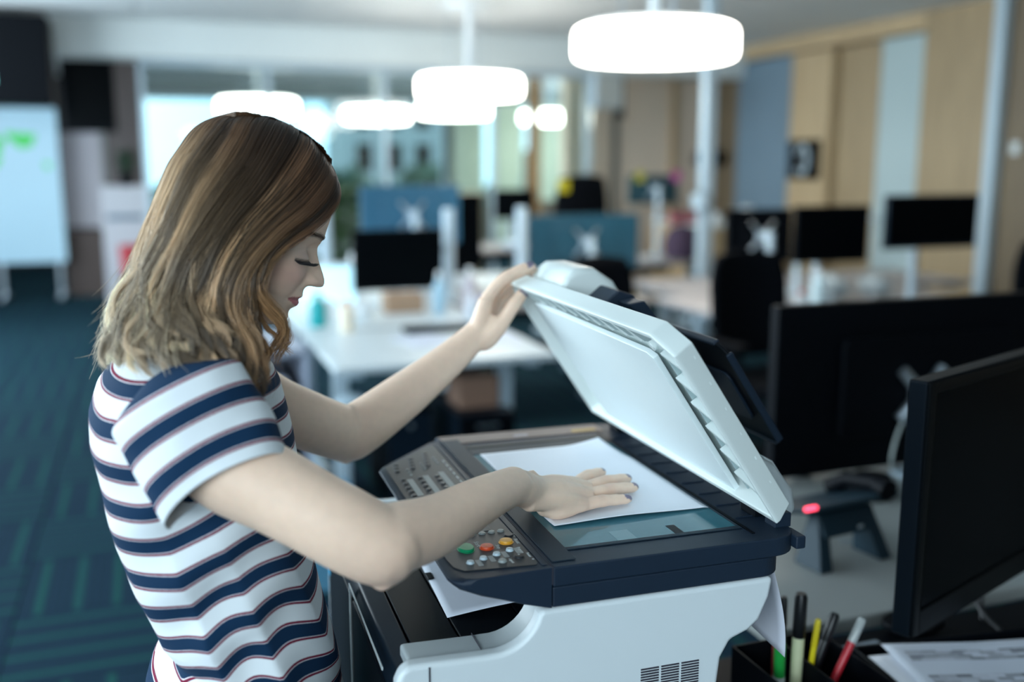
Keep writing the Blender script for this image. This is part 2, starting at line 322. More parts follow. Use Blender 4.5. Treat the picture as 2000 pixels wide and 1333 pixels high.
def obj1(name, mb, m, u, w, z, lab, cat, group=None, rot=0, **k):
    return tag(mb.build(name, m, None, loc=RM(u, w, z), rotz=TH+rot, **k), lab, cat, group)
def bottle(u, w, z, h, r, col, lab, cap=None, cat='bottle'):
    e = empty('bottle', RM(u, w, z), 0, lab, cat)
    MB().lathe([(r*.9, 0), (r, .01), (r, h*.62), (r*.85, h*.72), (r*.4, h*.82), (r*.38, h*.88)], 20).build('body', col, e, smooth=True)
    MB().lathe([(r*.45, h*.86), (r*.45, h), (0, h)], 16).build('cap', cap or M_white, e, smooth=True); return e
def cup(u, w, z, h, r, m, lab, cat='cup'):
    return obj1('cup', MB().lathe([(0, .004), (r*.78, .004), (r*.95, h-.003), (r, h), (r*.72, 0), (0, 0)], 24), m, u, w, z, lab, cat, smooth=True)

# ================================================================ BACKGROUND, LEFT
hb = empty('ceiling_screen', RM(-.40, 10.2, 2.77), TH, 'black flat screen hung from the ceiling at far left, above a grey board', 'screen')
MB().box(-.27, .19, -.05, .05, -.98, -.14).build('housing', M_black, hb, bevel=.02); B('screen', M_gloss, hb, -.24, .16, -.056, -.051, -.92, -.2)
MB().cyl((0, 0, -.14), (0, 0, 0), .03).build('ceiling_bracket', M_black, hb)
hb = empty('ceiling_screen', RM(-1.15, 9.2, 2.75), TH, 'larger black box screen cut by the left edge, above the whiteboard', 'screen')
MB().box(-.7, .48, -.05, .45, -.78, -.06).build('housing', M_black, hb, bevel=.02); MB().box(-.02, .02, .1, .14, -.06, 0).build('ceiling_bracket', M_black, hb)
B('status_lamp', mat('teal_lamp', (.3, .8, .8), .4, emit=(.3, .9, .9, 1)), hb, .01, .06, -.054, -.05, -.62, -.55)
e = empty('whiteboard', RM(-1.12, 12.2), TH, 'tall white mobile whiteboard with green marks at the left edge', 'whiteboard')
MB().prism(rrect(-.50, .245, .42, 2.2, .02), -.02, .02, lambda x, z, t: (x, t, z)).build('board', mat('whiteboard_surface', (.50, .74, .88), .3, var=.03, scale=2), e, bevel=.004)
for sx in (-.42, .17): MB().box(sx-.02, sx+.02, -.02, .02, .06, .42).box(sx-.025, sx+.025, -.25, .25, .03, .07).build('leg', M_alu, e, bevel=.004)
M_gr = mat('green_marker', (.10, .75, .16), .6)
for (x0, x1, z0, z1) in ((-.28, .03, 1.66, 1.84), (-.5, -.28, 1.60, 1.80), (-.46, -.32, 1.45, 1.60), (.08, .17, 1.42, 1.52)):
    MB().prism([(x0, z1), (x0+.02, z1-.06), ((x0+x1)/2, z0), (x1-.04, z0+.03), (x1, z1-.02)], -.024, -.021, lambda x, z, t: (x, t, z)).build('green_note', M_gr, e)
e = empty('pinboard', RM(-.62, 12.5), TH, 'pale grey speckled pinboard on a dark cabinet behind the whiteboard', 'board')
MB().box(-.26, .17, -.02, .02, .78, 1.85).build('board', mat('speckled_board', (.38, .38, .43), .8, var=.2, scale=40), e, bevel=.004); B('cabinet', mat('brown_cabinet', (.07, .05, .045), .6), e, -.28, .2, -.1, .2, .0, .74, bevel=.006)
e = empty('side_cabinet', RM(-.2, 10.9), TH, 'pale cabinet carrying a plant beside the brown column', 'cabinet')
B('body', mat('pale_cabinet', (.48, .48, .52), .5), e, -.22, .2, -.2, .2, .1, 1.28, bevel=.006); B('plinth', M_black, e, -.2, .18, -.18, .18, 0, .1); B('shelf', M_steel, e, -.18, .16, -.205, -.2, .95, 1.0)
e = empty('potted_plant', RM(-.17, 10.9, 1.28), TH, 'small dark green plant on the pale cabinet', 'plant')
MB().lathe([(0, 0), (.06, 0), (.08, .12), (0, .12)], 20).build('pot', M_black, e, smooth=True)
f = MB()
for k in range(60):
    t = random.uniform(0, 6.28); q = random.uniform(.08, .17); h = random.uniform(.15, .36); c = Vector((math.cos(t), math.sin(t), 0)); n = Vector((-c.y, c.x, 0))*.02
    f.add([(0, 0, .1), c*q*.6+n+Vector((0, 0, h)), c*q+Vector((0, 0, h+.04)), c*q*.6-n+Vector((0, 0, h))], [(0, 1, 2, 3)])
f.build('leaves', mat('dark_leaf', (.015, .04, .02), .6), e)['kind'] = 'stuff'
obj1('red_bin', MB().lathe([(0, 0), (.11, 0), (.13, .3), (.12, .3), (.1, .01)], 24), mat('red_plastic', (.35, .02, .03), .5), -.15, 10.4, .42, 'small dark red tub by the pale cabinet at left', 'tub', smooth=True)
obj1('stool', MB().lathe([(.16, 0), (.16, .03), (.03, .05), (.03, .38), (.17, .4), (.17, .42), (0, .42)], 24), M_black, -.15, 10.4, 0, 'low black stool under the red tub', 'stool', smooth=True)

# ================================================================ BACKGROUND, CENTRE
M_dtop = mat('white_desktop', (.60, .68, .72), .38, var=.03, scale=4)
desk(.64, 1.56, 3.72, 4.58, 'white-topped desk behind the woman\'s raised arm, near half', M_pale, M_dtop, 'centre desks')
desk(.64, 1.56, 4.62, 5.5, 'white-topped desk behind the woman\'s raised arm, far half', M_pale, M_dtop, 'centre desks')
def keyboard(u, w, lab, rot=0, z=.73):
    e = empty('keyboard', RM(u, w, z), TH+rot, lab, 'keyboard'); B('base', M_black, e, -.21, .21, -.065, .065, 0, .018, bevel=.004)
    k = MB()
    for r in range(5):
        for c in range(15): k.box(-.2+c*.0267, -.2+c*.0267+.022, -.055+r*.023, -.055+r*.023+.018, .018, .023)
    k.build('keys', M_navy, e)['kind'] = 'stuff'
keyboard(1.30, 4.45, 'black keyboard on the white desk behind the raised arm')
for (u, w, r, l) in ((1.12, 4.2, .2, 'white sheet of paper on the near half of the white desk, left'), (1.42, 4.15, -.15, 'white sheet of paper on the near half of the white desk, right')): obj1('paper', MB().box(-.105, .105, -.15, .15, 0, .002), mat('bluish_paper', (.60, .66, .78), .6), u, w, .73, l, 'paper', rot=r)
M_bb = mat('blue_monitor_back', (.035, .13, .22), .35, var=.1)
monitor(1.52, 6.0, 1.19, .62, .36, 0, 'blue-grey monitor seen from behind, behind the left black monitor', back=True, hm=M_bb)
monitor(1.27, 5.30, .985, .50, .33, 0, 'black monitor on the white desk left of the lifted lid')
monitor(2.55, 5.7, 1.02, .74, .34, 0, 'wide dark blue monitor back just above the printer lid', back=True, hm=mat('teal_blue_back', (.016, .07, .11), .35, var=.1))
for (u, w, l) in ((1.60, 5.45, 'bright silver pole right of the left black monitor'), (2.06, 5.5, 'bright silver pole left of the wide blue monitor'), (.93, 5.6, 'bright silver pole beside the woman\'s forehead')):
    e = empty('support_pole', RM(u, w, .73), TH, l, 'pole'); MB().cyl((0, 0, 0), (0, 0, .52), .032, n=16).build('pole', M_pale, e, smooth=True); MB().lathe([(.07, 0), (.07, .015), (.03, .03)], 20).build('base', M_pale, e, smooth=True)
    MB().cyl((0, 0, .3), (-.1, .02, .3), .025, n=12).build('joint', M_pale, e, smooth=True)
desk(1.62, 2.72, 5.1, 5.9, 'dark-fronted desk behind the printer lid', M_steel, mat('warm_desktop', (.42, .40, .40), .5), 'centre desks')
desk(1.62, 2.95, 5.95, 6.75, 'far desk behind the wide blue monitor', M_steel, M_dtop, 'centre desks')
desk(.3, 1.58, 5.55, 6.3, 'far desk under the blue-grey monitor', M_steel, M_dtop, 'centre desks')
chair(2.05, 6.0+.9, 0, 'black office chair behind the silver poles, right of centre', 1.2)
monitor(1.87, 6.2, 1.06, .34, .50, 0, 'tall black portrait monitor between the two silver poles')  # upright screen added to stand for the dark chairs at this spot
chair(2.20, 4.35, .3, 'black curved-back chair just behind the raised printer lid', 1.02)
cup(.80, 4.95, .73, .10, .045, M_white, 'white paper cup left under the black monitor'); cup(.99, 4.55+.3, .73, .09, .05, M_white, 'round white pot under the left black monitor', 'pot')
bottle(.84, 4.55, .73, .15, .035, mat('cream_label', (.85, .75, .6), .5), 'small cream bottle with an orange cap on the white desk', mat('orange_cap', (.8, .25, .05), .5))
bottle(.74, 4.75, .73, .16, .04, mat('teal_label', (.0, .35, .38), .5), 'small teal bottle near the woman\'s chin', mat('green_cap', (.02, .3, .12), .5))
bottle(1.40, 4.95, .73, .22, .03, mat('clear_blue', (.35, .55, .68), .2), 'pale blue bottle below the silver pole on the white desk'); bottle(1.55, 4.9, .73, .24, .035, mat('pinkish_bottle', (.55, .5, .55), .3), 'pale pinkish bottle beside the raised wrist')
bottle(1.50, 4.7, .73, .13, .03, mat('white_tub', (.6, .64, .7), .4), 'short whitish bottle in front of the pinkish bottle')
obj1('wooden_box', MB().box(-.1, .1, -.07, .07, 0, .1), mat('kraft_box', (.40, .26, .17), .6), 1.24, 5.1, .73, 'small brown box on the desk under the black monitor', 'box', bevel=.004)
e = empty('laptop', RM(.88, 5.2, .73), TH, 'open white laptop beside the woman\'s mouth', 'laptop'); B('base', M_white, e, -.17, .17, -.12, .12, 0, .015, bevel=.004)
MB().prism(rrect(-.17, .17, 0, .23, .01), .12, .128, lambda x, z, t: (x, t+z*.15, z+.015)).build('lid', M_white, e, bevel=.002); MB().prism(rrect(-.155, .155, .015, .21, .004), .1185, .1195, lambda x, z, t: (x, t+z*.15, z+.015)).build('screen', mat('laptop_glow', (.5, .8, .9), .3, emit=(.5, .85, 1, .8)), e)
# low drawer unit left of the white desk
e = empty('tray_unit', RM(.38, 4.45), TH, 'low dark open shelf of paper trays left of the white desk', 'shelf')
MB().box(-.26, .22, -.28, .28, .70, .73).box(-.26, -.24, -.28, .28, 0, .70).box(.2, .22, -.28, .28, 0, .70).box(-.26, .22, .26, .28, 0, .7).build('carcass', mat('lilac_grey_laminate', (.34, .38, .48), .5), e, bevel=.003)
for k in range(4): B('shelf', M_black, e, -.24, .2, -.27, .26, .1+k*.15, .115+k*.15)
for k, (z, c, l) in enumerate(((.565, (.45, .48, .60), 'stack of lilac paper on the top shelf of the tray unit'), (.415, (.42, .46, .08), 'yellow-green folder on the tray unit\'s middle shelf'), (.265, (.3, .34, .42), 'grey paper stack low in the tray unit'))):
    obj1('paper_stack', MB().box(-.16, .16, -.12, .12, 0, .035), mat('stack%d' % k, c, .6), .36, 4.33, z, l, 'paper', bevel=.003)
obj1('fan', MB().lathe([(.075, 0), (.1, .01), (.1, .05), (.075, .06), (.06, .05), (.06, .01), (.075, 0)], 28), M_pale, .72, 3.85, .50, 'round pale cable reel hanging under the white desk', 'reel', smooth=True).rotation_euler = (R(90), 0, TH)
obj1('storage_box', MB().box(-.2, .2, -.15, .15, 0, .28).box(-.21, .21, -.16, .16, .28, .31), mat('blue_tub', (.10, .28, .42), .5), .45, 3.5, 0, 'pale blue storage box on the floor by the desk', 'box', bevel=.006)
e = empty('computer_tower', RM(1.02, 4.3), TH, 'black computer tower under the white desk', 'computer'); B('case', M_black, e, -.1, .1, -.2, .2, 0.03, .45, bevel=.006); B('front_panel', M_navy, e, -.095, .095, -.21, -.2, .05, .43); MB().cyl((0, -.212, .38), (0, -.218, .38), .012).build('power_button', M_alu, e)
obj1('cardboard_box', MB().box(-.09, .09, -.1, .1, 0, .14), mat('tan_box', (.34, .2, .14), .7), 1.34, 4.2, .43, 'small tan box on the black drawer unit under the desk', 'box', bevel=.003)
e = empty('drawer_pedestal', RM(1.34, 4.25), TH, 'black drawer pedestal under the right end of the white desk', 'drawers'); B('body', M_navy, e, -.13, .13, -.25, .25, 0.03, .43, bevel=.004)
for k in range(3): d = B('drawer', M_black, e, -.125, .125, -.262, -.25, .05+k*.126, .165+k*.126, bevel=.003); B('drawer_handle', M_alu, d, -.05, .05, -.27, -.262, .12+k*.126, .13+k*.126)

# ================================================================ BACKGROUND, RIGHT
e = empty('wall_screen', RM(4.4, 9.3, 2.06), TH+.35, 'pale flat screen on a bracket left of the cream wall', 'screen')
MB().prism(rrect(-.2, .2, -.02, .32, .02), -.03, .04, lambda x, z, t: (x, t, z)).build('housing', M_pale, e, bevel=.006); B('screen', M_offw, e, -.18, .18, -.034, -.031, 0, .3)
MB().tube([(.1, .04, .15), (.25, .08, .15), (.28, .08, -.1)], .02).box(.2, .27, .02, .10, -.1, .3).build('bracket', M_black, e)
e = empty('power_pole', RM(3.95, 6.6), TH, 'tall silver power pole under the largest lamp, floor to ceiling', 'pole'); B('column', M_pale, e, -.045, .045, -.045, .045, .01, 2.75, bevel=.006); B('base', M_pale, e, -.1, .1, -.1, .1, 0, .012); MB().lathe([(.0, 0), (.07, .02), (.08, .12), (.0, .16)], 20, (-.07, -.06, 1.15)).build('cable_hook', M_pale, e, smooth=True)
M_gtop = mat('grey_pink_desktop', (.40, .38, .38), .5, var=.06)
desk(3.2, 4.75, 7.6, 8.4, 'grey desk in front of the cream wall with a small monitor', M_pale, M_gtop, 'right hand desks', z=.66)
m = monitor(4.35, 8.2, 1.27, .5, .26, 0, 'small teal monitor with a yellow and a pink note on top corners', base_z=.66, hm=mat('teal_back', (.02, .075, .10), .4), back=True)
def note(u, w, z, col, lab): return obj1('sticky_note', MB().grid([[(x*.045, -.01-.012*y*y*0+.004*math.sin(x*2), y*.045) for x in np.linspace(-1, 1, 5)] for y in np.linspace(-1, 1, 5)]), mat('note_'+lab.split()[0]+str(int(u*10)), col, .7), u, w, z, lab, 'note', 'sticky notes', smooth=True)
note(4.16, 8.1, 1.385, (.75, .68, .08), 'yellow sticky note on the small teal monitor\'s left corner'); note(4.53, 8.1, 1.39, (.85, .14, .52), 'pink sticky note on the small teal monitor\'s right corner')
chair(3.05, 7.15, math.pi+.1, 'black high-backed chair with the lone yellow note', 1.40, group='office chairs'); note(2.90, 6.862, 1.34, (.72, .6, .02), 'lone yellow sticky note on the black high chair back')
obj1('jacket', MB().lathe([(0, 0), (.16, .02), (.18, .15), (.12, .28), (0, .32)], 20), mat('dark_purple_cloth', (.05, .03, .06), .9), 4.45, 7.8, .66, 'dark bundle of cloth on the grey desk under the teal monitor', 'cloth', smooth=True)
obj1('pink_folder', MB().box(-.13, .13, -.02, .02, 0, .1), mat('pink_card', (.45, .12, .16), .6), 4.45, 7.8, .98, 'pink folder on top of the dark bundle', 'folder')
obj1('orange_pouch', MB().lathe([(0, 0), (.07, .01), (.06, .06), (0, .08)], 16), mat('orange_cloth', (.6, .25, .15), .7), 3.72, 7.7, .66, 'orange pouch at the left end of the grey desk', 'pouch', smooth=True)
e = empty('low_cabinet', RM(5.55, 9.3), TH, 'light wooden low cabinet in front of the blue-grey door', 'cabinet'); B('body', W_light, e, -.35, .3, -.75, .5, .02, .88, bevel=.004); B('worktop', M_offw, e, -.37, .32, -.77, .52, .88, .905, bevel=.004)
for k in range(2): d = B('door', W_light, e, -.34+k*.32, -.03+k*.32, -.765, -.752, .05, .86, bevel=.002); B('handle', M_alu, d, -.06+k*.32, -.05+k*.32, -.775, -.765, .5, .6)
for k, (u, h, r, l) in enumerate(((5.35, .12, .06, 'left of three pale pots on the low wooden cabinet'), (5.55, .14, .05, 'middle of three pale pots on the low wooden cabinet'), (5.72, .17, .07, 'right of three pale pots on the low wooden cabinet'))): obj1('pot', MB().lathe([(0, 0), (r*.7, 0), (r, h*.4), (r*.8, h*.9), (r*.6, h), (r*.5, h), (r*.6, h*.8), (0, h*.2)], 24), M_white, u, 8.75, .905, l, 'pot', 'pots', smooth=True)
obj1('wall_speaker', MB().lathe([(0, -.08), (.15, -.07), (.19, 0), (.15, .1), (0, .12)], 24), M_black, 6.1, 10.15, 1.55, 'round black speaker on the dark panel left of the blue-grey door', 'speaker', smooth=True)
e = empty('picture', RM(6.13, 8.43, 1.54), TH, 'dark square picture with a pale swirl on the light wood panel', 'picture')
B('frame', M_black, e, -.02, .048, -.22, .22, -.19, .19, bevel=.004); MB().tube([(-.026, .12*math.cos(t)*.7-.03, .13*math.sin(t)) for t in np.linspace(.4, 5.6, 20)], .022, 6).build('pale_swirl', mat('pale_print', (.5, .6, .66), .6), e)
desk(2.75, 4.5, 4.35, 5.15, 'cluttered desk behind the large monitor at right', M_pale, M_gtop, 'right hand desks'); desk(3.0, 5.2, 5.2, 6.0, 'desk behind the row of black monitors at right', M_pale, M_gtop, 'right hand desks')
monitor(3.23, 4.82, 1.10, .42, .30, 0, 'black monitor back with a silver bracket, left of the right-hand pair', back=True); monitor(3.52, 4.55, 1.12, .47, .31, -.03, 'black monitor right of the silver-bracket monitor')
monitor(4.02, 4.35, 1.19, .62, .29, 0, 'dark blue monitor below the pale strip on the right', hm=M_navy)
monitor(3.78, 5.0, 1.10, .42, .28, 1.15, 'black monitor turned edge-on between the right-hand monitors')
chair(2.78, 3.95, .1, 'black office chair behind the large near monitor', 1.06); chair(4.15, 3.5, -.5, 'black office chair cut by the right edge, in front of the blue monitor', 1.12)
bottle(3.42, 4.5, .73, .2, .035, mat('frosted', (.5, .66, .72), .3), 'frosted white bottle below the right black monitor'); bottle(3.05, 4.15, .73, .15, .03, M_white, 'small white bottle with a red cap beside the black chair', mat('red_cap', (.6, .05, .05), .5))
for k, (u, w, l) in enumerate(((3.74, 4.80, 'crumpled clear plastic bag on the right-hand desk'), (4.00, 4.75, 'crumpled plastic wrap beside the clear bag'))):
    bm_ = bmesh.new(); bmesh.ops.create_icosphere(bm_, subdivisions=3, radius=.09)
    for v in bm_.verts: v.co *= 1+.35*mnoise.noise(v.co*25+Vector((k*3, 0, 0))); v.co.z = max(-.06, v.co.z*.75)
    me = bpy.data.meshes.new('plastic_bag'); bm_.to_mesh(me); bm_.free(); me.materials.append(mat('milky_plastic', (.40, .47, .50), .25)); o = bpy.data.objects.new('plastic_bag', me); COL.objects.link(o); o.location = RM(u, w, .79); tag(o, l, 'bag')
for k, (u, w, c, l) in enumerate(((2.22, 5.3, (.62, .56, .56), 'pinkish paper on the dark-fronted desk beyond the printer lid'), (2.52, 5.3, (.6, .58, .36), 'pale yellow paper at the desk end, beside the chair'), (1.86, 5.34, (.38, .38, .6), 'lilac paper leftmost on the desk end beyond the lid'))): obj1('paper', MB().box(-.12, .12, -.15, .15, 0, .012), mat('sheet%d' % k, c, .6), u, w, .73, l, 'paper', rot=k*.3)
obj1('white_bag', MB().lathe([(0, 0), (.15, .02), (.13, .1), (.03, .2), (0, .2)], 12), M_white, 2.0, 3.9, .42, 'white crumpled bag on the black stool behind the lid', 'bag', smooth=True)
obj1('stool', MB().lathe([(.16, 0), (.16, .03), (.03, .05), (.03, .38), (.17, .4), (.17, .42), (0, .42)], 24), M_black, 2.0, 3.9, 0, 'low black stool behind the printer lid', 'stool', smooth=True)
bottle(1.22+.0, 6.2, .73, .3, .05, M_white, 'white jug behind the blue-grey monitor'); obj1('shelf_unit', MB().box(-.5, .5, -.15, .15, 0, 1.15).box(-.52, .52, -.17, .17, 1.15, 1.18), mat('tan_unit', (.34, .24, .16), .6), 3.05, 10.8, 0, 'tan low shelving beyond the glazed partition', 'shelf', bevel=.006)
bm1 = monitor(3.3, 9.0, 1.12, .4, .28, 0, 'small dark monitor in front of the glazed partition'); desk(2.6, 3.9, 8.6, 9.3, 'furthest dark desk by the glazed partition', M_steel, M_gtop, 'far desks'); 
obj1('planter', MB().box(-.45, .45, -.15, .15, 0, .5), M_black, 2.0, 10.4, 0, 'long black planter with leafy green plants beyond the glass', 'planter', bevel=.006)
f = MB()
for k in range(500):
    x = random.uniform(-.45, .45); h = random.uniform(.5, 1.3); p = Vector((x, random.uniform(-.15, .15), h)); a = Vector((random.uniform(-1, 1), random.uniform(-1, 1), random.uniform(-1, 1))).normalized()*.06; b2 = a.orthogonal()*.6
    f.add([p-a, p+b2, p+a, p-b2], [(0, 1, 2, 3)])
pf0 = f.build('foliage', mat('green_leaf', (.03, .085, .02), .6, var=.4), [o for o in bpy.data.objects if o.name == 'planter'][0]); pf0['kind'] = 'stuff'

# ================================================================ PRINTER (a = back, b = towards the far end, z up; base at z .68)
ZB = .68
pr = empty('multifunction_printer', K(0, 0, ZB), KY, 'white and navy office copier with its lid raised and a sheet on its glass', 'printer')
M_pw = mat('printer_white', (.70, .77, .80), .38, var=.02, scale=8, bump=.15, bscale=1500)
M_pw2 = mat('printer_pale_grey', (.52, .58, .60), .42, var=.02, bump=.2, bscale=1500)
M_pn = mat('printer_navy', (.010, .022, .042), .46, var=.1, bump=.35, bscale=1800, spec=.35)
M_pk = mat('printer_black', (.003, .005, .008), .42, spec=.4, ior=1.25, var=.15, bump=.2, bscale=1800)
M_pp = mat('panel_charcoal', (.045, .047, .050), .45, var=.1)
M_seam = mat('dark_seam', (.03, .03, .045), .7)
def pz(poly, b0, b1, name, m, par=None, bevel=.003, segs=3):
    return MB().prism([(a, z-ZB) for a, z in poly], b0, b1, AZ).build(name, m, par or pr, bevel=bevel, segs=segs)
def arc(cx, cz, r, a0, a1, n=8): return [(cx+r*math.cos(R(a0+(a1-a0)*i/n)), cz+r*math.sin(R(a0+(a1-a0)*i/n))) for i in range(n+1)]
# white side walls: low front, a column curving up to carry the scanner, back tapering below
side = [(-.166, .68), (-.166, .985), (-.160, .998), (-.150, 1.003)]
near = side+[(-.075, 1.001)]+arc(-.062, 1.051, .050, -95, -15, 10)+[(-.010, 1.0425), (.266, 1.0425), (.262, 1.02), (.250, .993), (.236, .982), (.214, .974), (.203, .955), (.199, .92), (.199, .68)]
pz(near, 0.0, .020, 'side_wall', M_pw, bevel=.007, segs=4)
nearin = [(-.150, .68), (-.150, .9985), (-.145, .999), (-.070, .997)]+arc(-.055, 1.046, .049, -95, -5, 10)+[(-.004, 1.056), (.2, 1.056), (.2, .68)]
pz(nearin, .0205, .060, 'inner_side_wall', M_pw2, bevel=.003)
pz(near, .500, .520, 'side_wall', M_pw, bevel=.007, segs=4); pz(nearin, .455, .4995, 'inner_side_wall', M_pw2, bevel=.003)
pz([(-.072, .68), (-.072, .99), (-.0705, .999), (-.0705, .68)], .0195, .061, 'seam', M_seam, bevel=0)
pz([(-.1325, .68), (-.1325, .999), (-.131, .999), (-.131, .68)], -.0012, .001, 'seam', M_seam, bevel=0)
# black output tray, front cover, rear body
pz([(-.135, .68), (-.135, .990), (-.082, .9905), (-.0815, .68)], .0605, .4545, 'tray_lip', M_pk, bevel=.002)
pz([(-.080, .68), (-.080, .990), (.0, .985), (.0, .68)], .0605, .4545, 'output_tray', M_pk, bevel=.002)
pz([(.001, .68), (.001, .985), (.06, .979), (.13, .98), (.13, .68)], .0605, .4545, 'tray_floor', M_pk, bevel=.002)
pz([(.131, .68), (.131, 1.055), (.262, 1.055), (.248, .99), (.20, .96), (.198, .68)], .0605, .4545, 'rear_body', M_pw, bevel=.003)
pz([(-.168, .69), (-.168, .965), (-.160, .985), (-.137, .991), (-.137, .69)], .03, .49, 'front_cover', M_navy, bevel=.003)
pz([(-.1705, .70), (-.1705, .962), (-.1685, .966), (-.1685, .70)], .045, .475, 'front_inset', M_pk, bevel=.002)
B('blue_badge', mat('blue_badge_plastic', (.02, .35, .62), .4), pr, -.1715, -.1704, .455, .470, .945-ZB-.03, .975-ZB-.03)
B('front_rim', M_pw2, pr, -.1722, -.1705, .045, .262, .2990, .3030, bevel=.0006); B('front_rim', M_pw2, pr, -.1722, -.1705, .258, .268, .015, .3030, bevel=.0006)
B('paper_stop', M_pk, pr, -.080, -.072, .225, .245, .990-ZB, .994-ZB, bevel=.001)
B('paper_cassette', M_pw, pr, -.167, .19, .004, .516, .0, .008, bevel=.002)
# vents
vs = None
for c in range(3):
    for r in range(20):
        if vs is None: vs = MB().box(0, .0215, -.0007, .0005, 0, .0016).build('vent_slot', M_seam, pr); q = vs
        else: q = vs.copy(); COL.objects.link(q)
        q.location = (.1035+c*.0245, -.0002, .9565-r*.0031-ZB)
# scanner housing: two navy slabs with rounded back corners
up = rrect(.0012, .302, .0, .522, [.03, .004, .002, .034], 7); lowp = rrect(.0012, .282, .0012, .521, [.026, .004, .002, .030], 7)
def ring_slab(poly, z0, z1, hole):
    """slab with a rectangular well in it"""
    m = MB(); n = len(poly)
    m.prism([(x, y) for x, y in poly], z0-ZB, z1-ZB, XY); return m
ring_slab(lowp, 1.0435, 1.0660, 0).build('scanner_base', M_pn, pr, bevel=.004, segs=3)
ring_slab(up, 1.0665, 1.0885, 0).build('scanner_housing', M_pn, pr, bevel=.004, segs=3)
B('housing_corner_block', M_pn, pr, .292, .3045, -.001, .03, 1.072-ZB, 1.087-ZB, bevel=.002)
# raised rim round the glass, glass with the well below
gz = 1.0888
rim = MB()
for (x0, x1, y0, y1) in ((.0045, .031, .012, .496), (.243, .2455, .046, .436), (.031, .2455, .038, .0455), (.031, .2455, .4125, .440)): rim.box(x0, x1, y0, y1, gz-ZB, gz-ZB+.0012)
rim.build('glass_rim', mat('satin_navy', (.016, .030, .045), .5, var=.05, spec=.2), pr, bevel=.0006, segs=2)
gl = bpy.data.materials.new('platen_glass'); gl.use_nodes = True; b_ = gl.node_tree.nodes['Principled BSDF']; b_.inputs['Base Color'].default_value = (.045, .16, .20, 1); b_.inputs['Roughness'].default_value = .06; b_.inputs['Specular IOR Level'].default_value = .45
B('platen_glass', gl, pr, .0315, .2425, .046, .4125, gz-ZB-.001, gz-ZB+.0003)
B('scan_carriage', M_pk, pr, .165, .176, .0465, .072, gz-ZB+.0003, gz-ZB+.0005); B('scan_carriage', mat('pale_reflector', (.11, .24, .28), .1), pr, .095, .118, .0465, .075, gz-ZB+.0003, gz-ZB+.0005)
B('scan_slit_glass', mat('dark_slit', (.02, .03, .035), .5, spec=.2), pr, .032, .245, .446, .4575, gz-ZB, gz-ZB+.0006); B('size_scale', mat('bronze_strip', (.20, .15, .135), .5, 0, var=.05), pr, .006, .262, .476, .518, gz-ZB, gz-ZB+.0010)
B('warning_label', mat('ochre_label', (.55, .36, .12), .6), pr, .212, .252, .482, .494, gz-ZB+.0011, gz-ZB+.0014); B('arrow_label', mat('pale_label', (.45, .42, .48), .5), pr, .118, .140, .486, .492, gz-ZB+.0011, gz-ZB+.0014)
B('corner_marker', mat('orange_marker', (.7, .32, .08), .5), pr, .033, .038, .4295, .436, gz-ZB+.0004, gz-ZB+.0008)
for k in range(9): B('rear_rib', M_pn, pr, .256, .288, .07+k*.045, .072+k*.045, gz-ZB-.0002, gz-ZB+.0010)
B('rear_channel', M_pk, pr, .247, .251, .02, .50, gz-ZB-.0002, gz-ZB+.0008)
# control panel wedge
cpoly = [(0.0, 1.0885), (-.098, 1.0865), (-.106, 1.083), (-.107, 1.0805), (-.100, 1.0735), (-.084, 1.0665), (-.06, 1.0595), (-.035, 1.0515), (0.0, 1.0435)]
v = []; f = []; segs_b = [(0, 0, 1), (.004, -.004, 1), (.014, -.0, 1), (.40, 0, 1), (.425, .0, 1), (.455, .030, 1), (.485, .063, 1), (.502, .088, 1)]
wed = MB(); rows = []
for b, cut, s in ((.000, .020, 1), (.003, .011, 1), (.010, .004, 1), (.022, .0, 1), (.40, .0, 1), (.412, .006, 1), (.430, .022, 1), (.500, .092, 1), (.503, .097, 1)):
    rows.append([(a*(1-cut/.107), b, z-ZB if i else z-ZB) for i, (a, z) in enumerate(cpoly)])
wed.grid(rows, close=True); wed.add(rows[0], [tuple(range(9))]); wed.add(rows[-1], [tuple(range(9))])
wo_ = wed.build('control_panel', M_pn, pr, bevel=.0015, segs=2)
B('seam', M_seam, pr, -.0004, .0010, .0, .50, 1.070-ZB, 1.0888-ZB)
# charcoal key plate
pf = [(-.013, .012), (-.088, .022), (-.0965, .035), (-.0985, .06), (-.0985, .398), (-.090, .408), (-.022, .478), (-.012, .482), (-.010, .47), (-.010, .018)]
zpan = lambda a: 1.0885+a*.0204
MB().prism(pf, 0, 1, lambda a, b, t: (a, b, zpan(a)-ZB+.0002+t*.0007)).build('key_plate', M_pp, pr, bevel=.0003, segs=1)
MB().prism([(-.0085, .008), (-.003, .008), (-.003, .49), (-.0085, .49)], 0, 1, lambda a, b, t: (a, b, zpan(a)-ZB+t*.0009)).build('trim_strip', M_pn, pr, bevel=.0003, segs=1)
def button(a, b, ra, rb, h, m, name='button', label=None):
    z = zpan(a)-ZB+.0009; mb = MB(); n = 24
    mb.grid([[(a+ra*s*math.cos(2*math.pi*k/n), b+rb*s*math.sin(2*math.pi*k/n), z+zz) for k in range(n)] for s, zz in ((1.18, 0), (1.12, .0006), (1.0, .0006), (1, h*.75), (.93, h), (.5, h*1.03), (.01, h*1.03))], close=True)
    o = mb.build(name, m, pr, smooth=True)
    if label: o['label'] = label
    return o
Kw = mat('key_white', (.55, .68, .75), .35); Kg = mat('key_green', (.0, .32, .13), .35); Kr = mat('key_red', (.72, .085, .02), .35); Ky = mat('key_yellow', (.85, .42, .04), .35); Kd = mat('key_dark', (.02, .024, .03), .35); Kq = mat('key_grey', (.30, .34, .34), .4)
